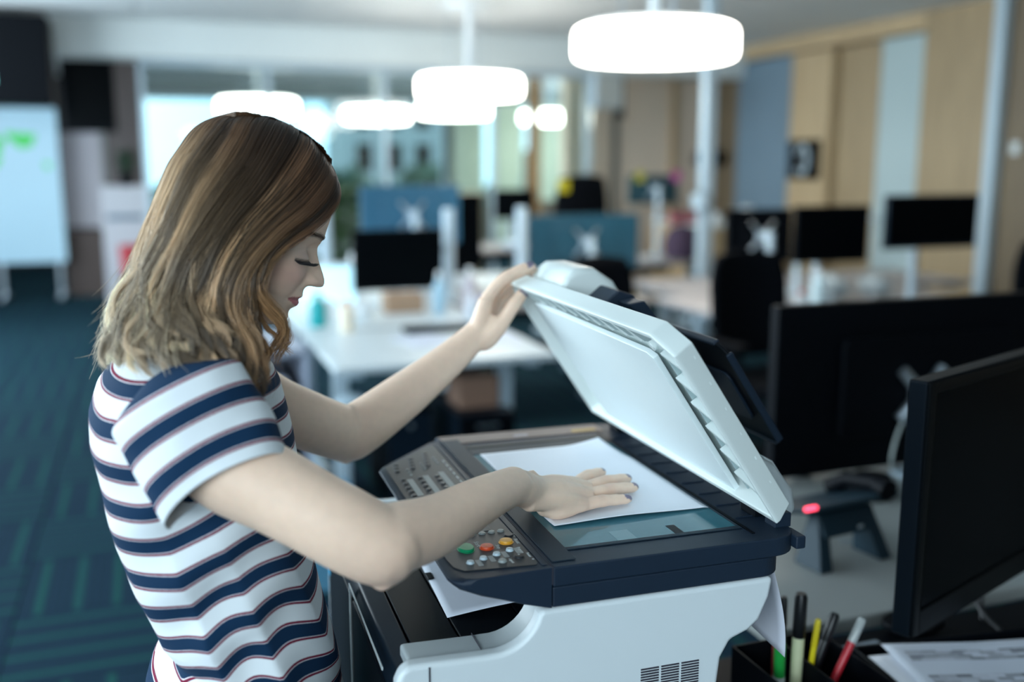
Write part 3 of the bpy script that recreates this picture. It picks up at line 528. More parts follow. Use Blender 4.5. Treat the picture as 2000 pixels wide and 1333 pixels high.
button(-.071, .078, .0085, .0115, .003, Kg, label='green start button'); button(-.049, .073, .0072, .0072, .003, Kr, label='red stop button'); button(-.0245, .081, .0072, .0072, .003, Ky, label='yellow reset button')
for a, b in ((-.077, .0395), (-.061, .0455), (-.0445, .0515), (-.028, .0575)): button(a, b, .0038, .0038, .0025, Kw)
button(-.044, .032, .0042, .0042, .0022, Kq, label='grey logout button'); button(-.0235, .0385, .0050, .0055, .0016, Kd, label='dark power button'); button(-.0155, .099, .0052, .0052, .0018, Kd, label='dark clear button')
M_ink = mat('white_ink', (.62, .66, .66), .6); M_dink = mat('dark_ink', (.03, .03, .03), .6)
zt = lambda a: zpan(a)-ZB+.00105
def ptext(s, size, a, b, m=M_ink): return add_text(s, size, (a, b, zt(a)), (0, 0, R(-90)), m, pr, 'lettering', .0001)
for s, a, b, sz in (('Start', -.056, .0865, .0075), ('Stop', -.0365, .0715, .0062), ('Reset', -.0125, .0795, .0062), ('Clear', -.0075-.003, .0985, .0052), ('Program', -.0165, .0545, .0050), ('Power', -.0125, .0385, .0048), ('Logout', -.0345, .0305, .0048)): ptext(s, sz, a, b)
for a, b in ((-.068, .0365), (-.0525, .0425), (-.036, .0485), (-.0200, .0540)): 
    MB().prism(rrect(a-.0028, a+.0028, b-.008, b+.008, .0006, 2), 0, 1, lambda x, y, t: (x, y, zt(x)-.0002+t*.0003)).build('key_caption', mat('caption_grey', (.36, .38, .38), .6), pr)
ptext('C', .006, -.0155, .099)
o_ = ptext('o', .004, -.049, .073, Ky); o_.location.z += .0032
o_ = ptext('o', .005, -.0235, .0385); o_.location.z += .0022
o_ = ptext('o', .005, -.0115, .0265)
# far half of the plate: three columns of memory keys, captions, display
for c, a in enumerate((-.078, -.055, -.032)):
    MB().prism(rrect(a-.004, a+.004, .265, .335+.008*c, .001, 2), 0, 1, lambda x, y, t: (x, y, zt(x)-.0002+t*.0004)).build('memory_caption', mat('caption_pale', (.34, .37, .37), .5), pr)
    for r in range(5): button(a-.0085, .268+r*.017, .0030, .0036, .0016, Kd)
    for r in range(3+c): button(a-.0085+.002*r, .375+r*.014+.006*c, .0034, .0040, .0016, Kd)
    for r in range(3): button(a+.006, .352+r*.012+.02*c, .0016, .0022, .001, Kq)
for r in range(7): MB().box(-.0175, -.0155, .275+r*.019, .287+r*.019, zt(-.016), zt(-.016)+.0003).build('small_caption', M_ink, pr)
for r in range(4): MB().box(-.030+r*.004, -.0285+r*.004, .205, .222, zt(-.03), zt(-.03)+.0003).build('small_caption', M_ink, pr)
MB().prism(rrect(-.074, -.030, .120, .235, .003, 3), 0, 1, lambda x, y, t: (x, y, zt(x)+t*.0006)).build('display', mat('lcd_grey', (.10, .11, .115), .2), pr)
button(-.088, .225, .0035, .0035, .0016, Kd)
for r in range(3): button(-.100+.001*r, .19+r*.014, .0018, .0022, .001, Kq)
for r in range(3):
    for c in range(4): button(-.020-c*.011, .115+r*.0, .0036, .0036, .0016, Kq) if r == 0 else None
B('usb_port', M_pw2, pr, -.1075, -.1055, .19, .215, 1.079-ZB, 1.084-ZB, bevel=.0008)

# ---- lid, hinged at the back, opened about 56 degrees
PH = R(56); LH = Vector((.295, 0, 1.10-ZB))
def LD(s, b, n): return (LH.x-s*math.cos(PH)+n*math.sin(PH), b, LH.z+s*math.sin(PH)+n*math.cos(PH))
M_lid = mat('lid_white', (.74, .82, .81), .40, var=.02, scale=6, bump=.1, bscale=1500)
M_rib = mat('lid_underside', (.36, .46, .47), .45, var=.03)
out = [(.035, -.020), (.268, -.020), (.290, .014), (.292, .492), (.284, .502), (.035, .502)]
top = [(.039, -.012), (.265, -.012), (.286, .022), (.287, .488), (.280, .497), (.039, .497)]
T = lambda P, n: [LD(s, b, n) for s, b in P]
inn = [(.043, -.0165), (.264, -.0165), (.284, .016), (.286, .486), (.279, .497), (.043, .497)]
rows = [T(top, .000), T(out, -.022), T(out, -.0275), T(inn, -.0275), T(inn, -.026), T([(.046, -.008), (.262, -.008), (.280, .024), (.281, .482), (.274, .489), (.046, .489)], -.006)]
o = MB(); o.grid(rows, close=True); o.add(rows[0], [tuple(range(6))]); o.add(rows[-1], [tuple(range(6))])
lid = o.build('lid', M_lid, pr, bevel=.004, segs=3)
def LB(name, m, s0, s1, b0, b1, n0, n1, bevel=.0, par=None, segs=2):
    mb = MB(); mb.add([LD(s, b, n) for n in (n0, n1) for b in (b0, b1) for s in (s0, s1)], [(0, 2, 3, 1), (4, 5, 7, 6), (0, 1, 5, 4), (2, 6, 7, 3), (0, 4, 6, 2), (1, 3, 7, 5)])
    return mb.build(name, m, par or lid, bevel=bevel, segs=segs)
pad = MB().prism([(.034, .068), (.034, .445), (.256, .445), (.248, .078), (.242, .066)], -.022, -.0145, LD).build('white_backing_pad', mat('backing_white', (.78, .87, .88), .5, var=.01), lid, bevel=.0012)
LB('pad_gap', M_pk, .045, .240, .0475, .067, -.0075, -.0065)  # black strip stands for the shadow between pad and ribs
# stiffening ribs along the near edge and the front edge: slanted walls between two rails
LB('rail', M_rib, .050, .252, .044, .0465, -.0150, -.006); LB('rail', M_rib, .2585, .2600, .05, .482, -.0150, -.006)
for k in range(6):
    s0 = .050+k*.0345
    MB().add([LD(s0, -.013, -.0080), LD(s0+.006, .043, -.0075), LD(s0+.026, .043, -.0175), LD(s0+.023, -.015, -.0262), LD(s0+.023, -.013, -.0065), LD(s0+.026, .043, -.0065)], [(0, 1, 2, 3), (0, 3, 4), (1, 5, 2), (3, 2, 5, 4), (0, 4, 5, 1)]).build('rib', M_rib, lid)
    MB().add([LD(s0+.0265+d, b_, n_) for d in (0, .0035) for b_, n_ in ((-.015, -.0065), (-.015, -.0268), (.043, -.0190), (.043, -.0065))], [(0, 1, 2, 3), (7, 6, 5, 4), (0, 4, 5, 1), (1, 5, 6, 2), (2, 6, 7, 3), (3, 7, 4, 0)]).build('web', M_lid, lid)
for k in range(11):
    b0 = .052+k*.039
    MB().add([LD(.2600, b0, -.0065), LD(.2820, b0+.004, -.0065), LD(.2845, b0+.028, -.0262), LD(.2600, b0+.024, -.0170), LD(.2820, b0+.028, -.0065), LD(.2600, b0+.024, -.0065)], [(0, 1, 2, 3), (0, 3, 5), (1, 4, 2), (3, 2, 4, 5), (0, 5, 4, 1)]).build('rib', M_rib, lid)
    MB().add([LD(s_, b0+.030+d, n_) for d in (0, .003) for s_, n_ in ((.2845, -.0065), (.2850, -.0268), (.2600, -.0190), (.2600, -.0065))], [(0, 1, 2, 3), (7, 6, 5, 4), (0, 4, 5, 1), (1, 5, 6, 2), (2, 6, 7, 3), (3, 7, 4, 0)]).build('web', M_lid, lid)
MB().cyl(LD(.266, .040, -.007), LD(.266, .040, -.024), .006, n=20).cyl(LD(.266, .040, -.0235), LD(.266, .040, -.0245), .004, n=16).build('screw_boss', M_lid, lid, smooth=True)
# document feeder on top of the lid
def hump(name, m, prof, b0, b1, bevel=.006, cut=0):
    """prof in (s, n)"""
    mb = MB(); n = len(prof)
    mb.add([LD(s, b0, nn) for s, nn in prof]+[LD(s, b1, nn) for s, nn in prof], [tuple(range(n)), tuple(range(2*n-1, n-1, -1))]+[(i, (i+1) % n, n+(i+1) % n, n+i) for i in range(n)])
    return mb.build(name, m, lid, bevel=bevel, segs=3)
hump('feeder_cover', M_lid, [(.272, -.0002), (.284, .020), (.284, .038), (.268, .062), (.235, .076), (.160, .074), (.130, .05), (.125, -.0002)], .365, .496, .010)
hump('feeder_throat', M_pn, [(.240, -.0002), (.245, .055), (.225, .070), (.10, .070), (.08, -.0002)], .300, .3645, .003)
hump('feeder_guide', M_pn, [(.235, .045), (.225, .066), (.06, .084), (.06, .068)], .262, .2995, .002)
tr = MB().prism(rrect(-.016, .150, .172, .325, [.004, .004, .010, .024], 6), .092, .097, lambda s, b, n: LD(s, b, n)).build('feeder_tray', M_pk, lid, bevel=.0015)
for r_ in ((-.017, -.012, .180, .325), (.146, .151, .190, .325), (-.010, .135, .170, .175)): MB().add([LD(s, b, n) for n in (.090, .100) for b in r_[2:] for s in r_[:2]], [(0, 2, 3, 1), (4, 5, 7, 6), (0, 1, 5, 4), (2, 6, 7, 3), (0, 4, 6, 2), (1, 3, 7, 5)]).build('tray_edge', M_pn, lid, bevel=.002)
MB().prism(rrect(.02, .10, .20, .30, .012, 4), .088, .0918, lambda s, b, n: LD(s, b, n)).build('tray_extension', M_pn, lid, bevel=.001)
hump('rear_hump', M_pw2, [(.060, -.0002), (.055, .025), (.030, .040), (-.012, .044), (-.040, .034), (-.046, -.0002)], .075, .480, .010)
hump('rear_hump_cap', M_pw, [(.035, .0400), (.020, .0475), (-.020, .0485), (-.034, .038)], .10, .44, .003)
# hinges
for b in (.082, .478):
    h = B('hinge', M_pk, pr, .278, .306, b-.016, b+.016, gz-ZB-.001, gz-ZB+.012, bevel=.002)
    MB().cyl((.292, b-.014, gz-ZB+.016), (.292, b+.014, gz-ZB+.016), .0085, n=20).build('hinge_barrel', M_pk, h, smooth=True)
    hump('hinge_arm', M_pk, [(-.006, -.010), (.045, -.012), (.045, -.002), (-.006, .006)], b-.010, b+.010, .002)
B('hinge_block', M_pn, pr, .282, .3035, .028, .050, gz-ZB-.001, gz-ZB+.016, bevel=.0015)

# sheets
def sheet(name, fn, m, lab, nx=24, ny=24, loc=K(0, 0, 0), rotz=KY, cat='paper', group=None, th=.0002):
    g = MB().grid([[fn(i/nx, j/ny) for i in range(nx+1)] for j in range(ny+1)]).build(name, m, None, loc=loc, rotz=rotz, smooth=True)
    so = g.modifiers.new('thickness', 'SOLIDIFY'); so.thickness = th; return tag(g, lab, cat, group)
M_paper = mat('white_paper', (.80, .83, .90), .6, var=.01)
def onglass(i, j):
    a = .041+i*.200+.004*j*0; b = .104+j*.306+i*.004
    cx = max(0, (j-.72)/.28)*max(0, (i-.6)/.4)
    z = .0008+.004*(max(0, 1-j*9)**2)*(.4+.6*math.sin(i*3.0+.3)**2)*(1 if i < .97 else .4)+.012*cx**1.6
    return (a-.02*cx, b-.012*cx, gz-ZB+.0006+z)
sheet('sheet_on_glass', onglass, M_paper, 'white sheet of paper lying on the copier glass under the flat hand', 30, 40, loc=K(0, 0, ZB))
def outp(i, j):
    a = -.083+i*.20+.01*j; b = .118+j*.30
    return (a, b, .992-ZB+.0045*math.sin(i*2.2)*(1-i*.3)+.003*(1-j)**4*math.sin(i*3.1)+.004*i)
sheet('printed_sheet', outp, mat('blue_lit_paper', (.66, .72, .82), .6, var=.01), 'white sheet half out in the black output tray below the control panel', 20, 20, loc=K(0, 0, ZB), th=.0006)  # sheet has an even bluish white colour
def rearp(i, j):
    b = .02+i*.20; t = j
    return (.277+.022*math.sin(t*1.7)-.0*i, b, 1.045-ZB-t*.115+.015*i*t)
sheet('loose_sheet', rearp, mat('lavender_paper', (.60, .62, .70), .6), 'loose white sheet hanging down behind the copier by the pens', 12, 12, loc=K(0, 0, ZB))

# stand
st = empty('printer_stand', K(.0, .26, 0), KY, 'dark cabinet on which the office copier stands', 'cabinet')
MB().box(-.18, .215, -.275, .275, .04, .655).build('body', M_navy, st, bevel=.004); B('top', M_pk, st, -.185, .22, -.28, .28, .655, ZB-.001, bevel=.003); B('plinth', M_pk, st, -.16, .2, -.26, .26, 0, .04)
for k in range(2): d = B('door', M_black, st, -.192, -.181, -.27+k*.272, -.002+k*.272, .06, .64, bevel=.002); B('handle', M_alu, d, -.200, -.193, -.03+k*.04, -.02+k*.04, .45, .58, bevel=.001)

# ================================================================ DESKS AND THINGS BY THE PRINTER
M_warm = mat('beige_grey_desktop', (.29, .31, .30), .42, var=.04, scale=6)
desk(.935, 3.0, 1.305, 2.15, 'beige-grey desk with the desk phone behind the copier', M_pale, M_warm, 'near desks')
desk(.76, 3.0, .42, 1.165, 'beige-grey desk with papers and pens at the lower right', M_pale, M_warm, 'near desks')
tag(MB().box(.78, 3.0, 1.185, 1.285, .66, .715).build('cable_trough', M_black, rotz=TH, bevel=.003), 'black cable trough between the two near desks', 'trough')
chair(2.35, 2.75, math.pi, 'black office chair behind the large near monitor\'s desk', .95)
# large monitor from behind
e = monitor(1.83, 1.98, .957, .90, .425, 0, 'large black monitor seen from behind, above the desk phone', back=True)
e.name = 'monitor'
for o in [x for x in bpy.data.objects if x.parent == e and x.name.startswith('mount_bracket')]: bpy.data.objects.remove(o)
v = MB()
for sx in (-1, 1):
    for sz in (-1, 1): v.tube([(.04+sx*.012, .060, .205+sz*.012), (.04+sx*.035, .056, .205+sz*.032), (.04+sx*.062, .052, .205+sz*.062)], [.024, .016, .015], 10)
v.cyl((.04, .045, .205), (.04, .078, .205), .034, n=28); v.build('mount_bracket', M_alu, e, smooth=True)
# nearer monitor, screen towards the lower right
mx0 = Vector((.548, 1.292)); dr = Vector((.76, .65)).normalized(); wd_ = .56
ang = math.atan2(dr.y, dr.x); c_ = mx0+dr*wd_/2
e = empty('monitor', (c_.x, c_.y, .73), ang, 'nearest black monitor with its dark screen, cut by the right edge', 'monitor')
MB().prism(rrect(-wd_/2, wd_/2, .120, .485, .004), -.004, .022, lambda x, z, t: (x, t, z)).build('housing', mat('monitor_side', (.003, .006, .010), .4, spec=.4, ior=1.25), e, bevel=.002)
MB().prism(rrect(-wd_*.36, wd_*.36, .16, .45, .03), .022, .045, lambda x, z, t: (x, t, z)).build('rear_cover', M_black, e, bevel=.008)
bz = MB()
for q in ((-wd_/2+.001, -wd_/2+.018, .122, .483), (wd_/2-.018, wd_/2-.001, .122, .483), (-wd_/2+.018, wd_/2-.018, .467, .483), (-wd_/2+.018, wd_/2-.018, .122, .157)): bz.box(q[0], q[1], -.009, -.0035, q[2], q[3])
bz.build('bezel', mat('bezel_black', (.002, .003, .004), .4, spec=.4, ior=1.2), e, bevel=.0015)
B('screen', M_gloss, e, -wd_/2+.018, wd_/2-.018, -.0055, -.0038, .157, .467)
B('power_button', M_alu, e, wd_/2-.06, wd_/2-.05, -.0105, -.009, .135, .139)
MB().cyl((0, .13, 0), (0, .13, .30), .02, n=16).cyl((0, .045, .26), (0, .13, .26), .018).build('stand_pole', M_black, e, smooth=True); MB().prism(rrect(-.05, .06, .09, .17, .03), 0, .012, XY).build('stand_foot', M_black, e, bevel=.003)
# desk phone seen from behind on its two-legged stand
e = empty('desk_phone', RM(1.245, 1.56, .73), TH+math.pi+.12, 'dark blue desk phone seen from behind, red lamp glowing at its corner', 'phone'); 
M_ph = mat('phone_plastic', (.008, .026, .040), .5, spec=.3)
MB().prism([(-.115, 0), (.115, 0), (.125, .012), (-.125, .012)], 0, .15, lambda x, z, t: (x, -.10+t*1.05, .075+t*.28+z)).build('body', M_ph, e, bevel=.004)
for sx in (-1, 1): MB().add([(sx*.062, .0, .0), (sx*.094, .0, .0), (sx*.070, .01, .10), (sx*.045, .01, .10), (sx*.062, .075, 0), (sx*.094, .075, 0), (sx*.070, .035, .105), (sx*.045, .035, .105)], [(0, 1, 2, 3), (4, 7, 6, 5), (0, 4, 5, 1), (1, 5, 6, 2), (2, 6, 7, 3), (3, 7, 4, 0)]).build('leg', M_ph, e, bevel=.003)
MB().add([(-.07, .0, .062), (.07, 0, .062), (.07, .01, .10), (-.07, .01, .10), (-.07, .06, .062), (.07, .06, .062), (.07, .035, .105), (-.07, .035, .105)], [(0, 1, 2, 3), (4, 7, 6, 5), (0, 4, 5, 1), (1, 5, 6, 2), (2, 6, 7, 3), (3, 7, 4, 0)]).build('stand_bridge', M_ph, e, bevel=.004)
MB().tube([(-.085, -.09, .10), (-.088, -.05, .128), (-.09, .02, .140), (-.088, .06, .135)], [.020, .016, .016, .022], 14).build('handset', M_black, e, smooth=True)
B('message_lamp', mat('red_lamp', (.9, .05, .08), .4, emit=(1, .06, .12, 3.0)), e, .096, .124, .052, .060, .126, .1335, bevel=.002)
B('lead_socket', M_alu, e, -.006, .006, .075, .078, .08, .086)
def cable(pts, r, m, lab, cat='cable', name='cable', group=None):
    c = bpy.data.curves.new(name, 'CURVE'); c.dimensions = '3D'; c.bevel_depth = r; c.bevel_resolution = 2; c.resolution_u = 8; s = c.splines.new('NURBS'); s.points.add(len(pts)-1)
    for p, q in zip(s.points, pts): p.co = (*q, 1)
    s.use_endpoint_u = True; s.order_u = 4; c.materials.append(m); o = bpy.data.objects.new(name, c); COL.objects.link(o); return tag(o, lab, cat, group)
cable([RM(1.30, 1.60, .735), RM(1.38, 1.55, .735), RM(1.42, 1.64, .738), RM(1.36, 1.74, .736), RM(1.44, 1.82, .736), RM(1.5, 1.78, .735)], .0028, mat('grey_cable', (.30, .36, .40), .4), 'thin grey phone lead curling behind the desk phone')
cable([RM(1.74, 1.93, .735), RM(1.68, 1.9, .76), RM(1.67, 1.88, .81), RM(1.70, 1.9, .86), RM(1.78, 1.95, .90)], .004, mat('clear_cable', (.50, .56, .55), .25), 'pale loop of cable under the large monitor')
obj1('headset_case', MB().lathe([(0, 0), (.05, .0), (.055, .02), (.045, .05), (0, .055)], 24), M_black, 1.56, 1.82, .73, 'round black case behind the desk phone', 'case', smooth=True)
obj1('mouse', MB().lathe([(0, 0), (.03, .0), (.033, .012), (.022, .03), (0, .034)], 24), M_navy, 1.50, 2.02, .73, 'dark mouse under the large monitor\'s lower edge', 'mouse', smooth=True)
# black mesh organiser with pens
og = empty('desk_organizer', RM(.838, 1.075, .73), TH, 'black mesh desk organiser full of pens beside the copier', 'organiser')
m = MB()
for q in ((-.075, .075, -.085, -.082), (-.075, .075, .082, .085), (-.075, -.072, -.082, .082), (.072, .075, -.082, .082), (-.002, .002, -.082, .082)): m.box(q[0], q[1], q[2], q[3], 0, .078)
m.build('compartment', M_black, og, bevel=.001); B('base', M_black, og, -.075, .075, -.085, .085, 0, .003)
def pen(u, w, z, L_, r, lean, body, cap, lab, caplen=.4, tip=True, name='pen', cat='pen'):
    """stands in the organiser leaning by lean=(du, dw)"""
    e = empty(name, RM(u, w, z), TH, lab, cat); d = Vector((lean[0], lean[1], 1)).normalized()
    P = lambda t: d*(L_*t)
    MB().tube([P(0), P(.03), P(1-caplen)], [r*.5, r*.95, r], 16).build('barrel', body, e, smooth=True)
    MB().tube([P(1-caplen), P(1-caplen+.01), P(.97), P(1)], [r*1.02, r*1.1, r*1.05, r*.8], 16).build('cap', cap, e, smooth=True)
    o = d.orthogonal().normalized(); MB().tube([P(.96)+o*r*.9, P(.96)+o*r*1.6, P(1-caplen*.6)+o*r*1.6], r*.22, 6).build('clip', cap, e, smooth=True); return e
P_ = lambda n, c: mat(n, c, .35)
M_cap = P_('pen_black', (.006, .007, .009))
pen(.826, 1.092, .736, .170, .0085, (.03, .02), P_('pale_yellow_barrel', (.74, .78, .50)), M_cap, 'thick pale yellow marker with a tall black cap', .38, name='marker', cat='marker')
g = pen(.809, 1.105, .735, .125, .0080, (-.03, .0), P_('green_barrel', (.02, .42, .07)), M_cap, 'green and white marker with a black clip cap, leftmost in the organiser', .22, name='marker', cat='marker')
MB().tube([(-.0012, 0, .035), (-.0014, 0, .045)], .0084, 16).build('white_band', M_white, g, smooth=True)
pen(.812, 1.125, .735, .150, .0045, (.06, .05), P_('red_clear_barrel', (.45, .06, .07)), M_cap, 'thin red pen with a black cap behind the green marker', .3)
pen(.838, 1.085, .734, .135, .0042, (.12, .0), P_('yellow_barrel', (.80, .66, .02)), P_('yellow_cap', (.75, .6, .02)), 'slim bright yellow pen beside the thick marker', .3)
pen(.842, 1.095, .734, .140, .0068, (.42, .05), M_cap, M_cap, 'black pen with a silver end leaning right', .3)
pen(.846, 1.065, .734, .150, .0058, (.62, .10), P_('dark_red_barrel', (.50, .02, .035)), mat('clear_cap', (.42, .45, .45), .15), 'red pen with a clear cap leaning furthest right', .25)
pen(.828, 1.125, .735, .150, .0045, (.02, .06), P_('grey_barrel', (.2, .22, .24)), M_cap, 'dark grey pen behind the thick marker', .3)
# papers with printed rows on a black letter tray
tr_ = empty('letter_tray', RM(1.10, .93, .73), TH-.14, 'black letter tray carrying the printed papers', 'tray')
m = MB(); m.box(-.16, .19, -.2, .2, 0, .004).box(-.16, -.155, -.2, .2, 0, .045).box(.185, .19, -.2, .2, 0, .045).box(-.16, .19, .195, .2, 0, .045).build('body', M_black, tr_, bevel=.001); B('support', M_black, tr_, -.15, .18, -.19, .19, .005, .034)
def printed():
    m = mat('printed_paper', (.60, .65, .74), .6, var=.02); t = m.node_tree; b = t.nodes['Principled BSDF']; src = b.inputs['Base Color'].links[0].from_socket; tx = t.nodes['Texture Coordinate']
    mp = t.nodes.new('ShaderNodeMapping'); t.links.new(tx.outputs['UV'], mp.inputs[0]); br = t.nodes.new('ShaderNodeTexBrick'); br.offset = .37; br.squash = 1
    br.inputs['Color1'].default_value = (.14, .15, .18, 1); br.inputs['Color2'].default_value = (.62, .66, .75, 1); br.inputs['Mortar'].default_value = (.60, .65, .74, 1); br.inputs['Scale'].default_value = 17; br.inputs['Mortar Size'].default_value = .018; br.inputs['Brick Width'].default_value = 1.4; br.inputs['Row Height'].default_value = .42
    t.links.new(mp.outputs[0], br.inputs['Vector'])
    sp = t.nodes.new('ShaderNodeSeparateXYZ'); t.links.new(tx.outputs['UV'], sp.inputs[0])
    def mth(op, a, bv=None):
        n = t.nodes.new('ShaderNodeMath'); n.operation = op
        for i, q in enumerate((a, bv)):
            if q is None: continue
            if isinstance(q, (int, float)): n.inputs[i].default_value = q
            else: t.links.new(q, n.inputs[i])
        return n.outputs[0]
    def band(ax, a, b2): return mth('MULTIPLY', mth('GREATER_THAN', sp.outputs[ax], a), mth('LESS_THAN', sp.outputs[ax], b2))
    ins = mth('MULTIPLY', band(0, .08, .92), mth('MAXIMUM', band(1, .10, .30), mth('MAXIMUM', band(1, .36, .44), mth('MAXIMUM', band(1, .55, .72), band(1, .84, .93)))))
    mx = t.nodes.new('ShaderNodeMix'); mx.data_type = 'RGBA'; t.links.new(mth('MULTIPLY', ins, 1.0), mx.inputs[0]); t.links.new(src, mx.inputs[6]); t.links.new(br.outputs['Color'], mx.inputs[7]); t.links.new(mx.outputs[2], b.inputs['Base Color']); return m
for k, (u, w, z, r_, l, mm) in enumerate(((1.10, .93, .770, -.14, 'white sheet peeping out at the left under the printed sheet', M_paper), (1.115, .935, .7735, -.26, 'top printed sheet with rows of figures, below the near monitor', None))):
    nx = 16; g = sheet('printed_paper' if k else 'paper', lambda i, j: ((i-.5)*.30, (j-.5)*.297*1.15, .0015*math.sin(i*5+k)*math.sin(j*3)+.006*abs(i-.5)), mm or printed(), l, nx, nx, loc=RM(u, w, z), rotz=TH+r_, group=None)
    uv = g.data.uv_layers.new(name='UVMap')
    for li, lp_ in enumerate(g.data.loops): co = g.data.vertices[lp_.vertex_index].co; uv.data[li].uv = (co.x/.30+.5, co.y/.3415+.5)
M_cb = mat('black_cable', (.008, .009, .012), .35)
for k, (pts, l) in enumerate((([(1.28, 1.10, .735), (1.25, 1.22, .76), (1.34, 1.27, .80), (1.38, 1.20, .84), (1.36, 1.15, .86)], 'black cable looping up behind the near monitor, left'), ([(1.32, 1.24, .72), (1.36, 1.30, .80), (1.46, 1.32, .84), (1.52, 1.25, .80), (1.6, 1.2, .74)], 'black cable arching behind the near monitor, right'),
        ([(1.10, 1.16, .735), (1.2, 1.05, .735), (1.32, 1.02, .735), (1.4, .95, .735)], 'black cable lying across the desk beyond the papers'), ([(1.33, 1.10, .735), (1.36, .98, .74), (1.42, 1.02, .80), (1.5, 1.12, .82), (1.55, 1.2, .75)], 'blue-black cable at the right edge by the papers'))):
    cable([RM(*p) for p in pts], .0038, M_cb, l)
obj1('blue_plug', MB().cyl((0, 0, 0), (.03, 0, 0), .009, n=14), mat('blue_plug', (.01, .03, .22), .4), 1.33, 1.0, .742, 'small blue plug on the desk at the right edge', 'plug', smooth=True)
obj1('ruler', MB().box(-.08, .08, -.012, .012, 0, .002), mat('clear_ruler', (.30, .36, .42), .15), 1.02, 1.235, .7155, 'clear ruler lying on the black trough behind the red pen', 'ruler')
obj1('clear_case', MB().box(-.08, .08, -.06, .06, 0, .03), mat('clear_case', (.25, .34, .40), .15), 1.62, 1.42, .73, 'clear plastic case at the right edge under the large monitor', 'case', bevel=.003)

# ================================================================ THE WOMAN (points in the printer frame, metres)
ARM_R = [(-0.3568, 0.045, 1.2666), (-0.3183, 0.02, 1.2254), (-0.2748, -0.005, 1.2015), (-0.2312, -0.025, 1.1762), (-0.186, -0.035, 1.149), (-0.1725, -0.028, 1.1503), (-0.1224, 0.005, 1.1469), (-0.0602, 0.055, 1.1497), (-0.0038, 0.105, 1.1468)]
ARM_L = [(-0.3115, 0.35, 1.2339), (-0.2564, 0.36, 1.1981), (-0.2037, 0.38, 1.1673), (-0.153, 0.42, 1.1366), (-0.1296, 0.425, 1.1384), (-0.0519, 0.447, 1.1811), (0.0126, 0.462, 1.2226), (0.0552, 0.47, 1.2552)]
HAND_L = {'wrist': (0.0575, 0.47, 1.2566), 'index': [(0.0572, 0.466, 1.2648), (0.0671, 0.462, 1.3063), (0.0892, 0.458, 1.3329), (0.1156, 0.455, 1.3479), (0.1384, 0.455, 1.3554)], 'middle': [(0.0638, 0.478, 1.2664), (0.0825, 0.482, 1.3069), (0.1139, 0.486, 1.3296), (0.134, 0.486, 1.3412), (0.1518, 0.484, 1.3484)], 'ring': [(0.0712, 0.49, 1.2604), (0.0959, 0.5, 1.2964), (0.1245, 0.506, 1.3177), (0.1432, 0.506, 1.331), (0.1564, 0.504, 1.3401)], 'pinky': [(0.0782, 0.5, 1.2546), (0.1074, 0.516, 1.282), (0.1298, 0.522, 1.2999), (0.1438, 0.522, 1.3136), (0.153, 0.52, 1.3245)], 'thumb': [(0.0637, 0.462, 1.2485), (0.0872, 0.452, 1.2715), (0.1024, 0.448, 1.2954), (0.1148, 0.45, 1.3096), (0.1259, 0.455, 1.3191)]}
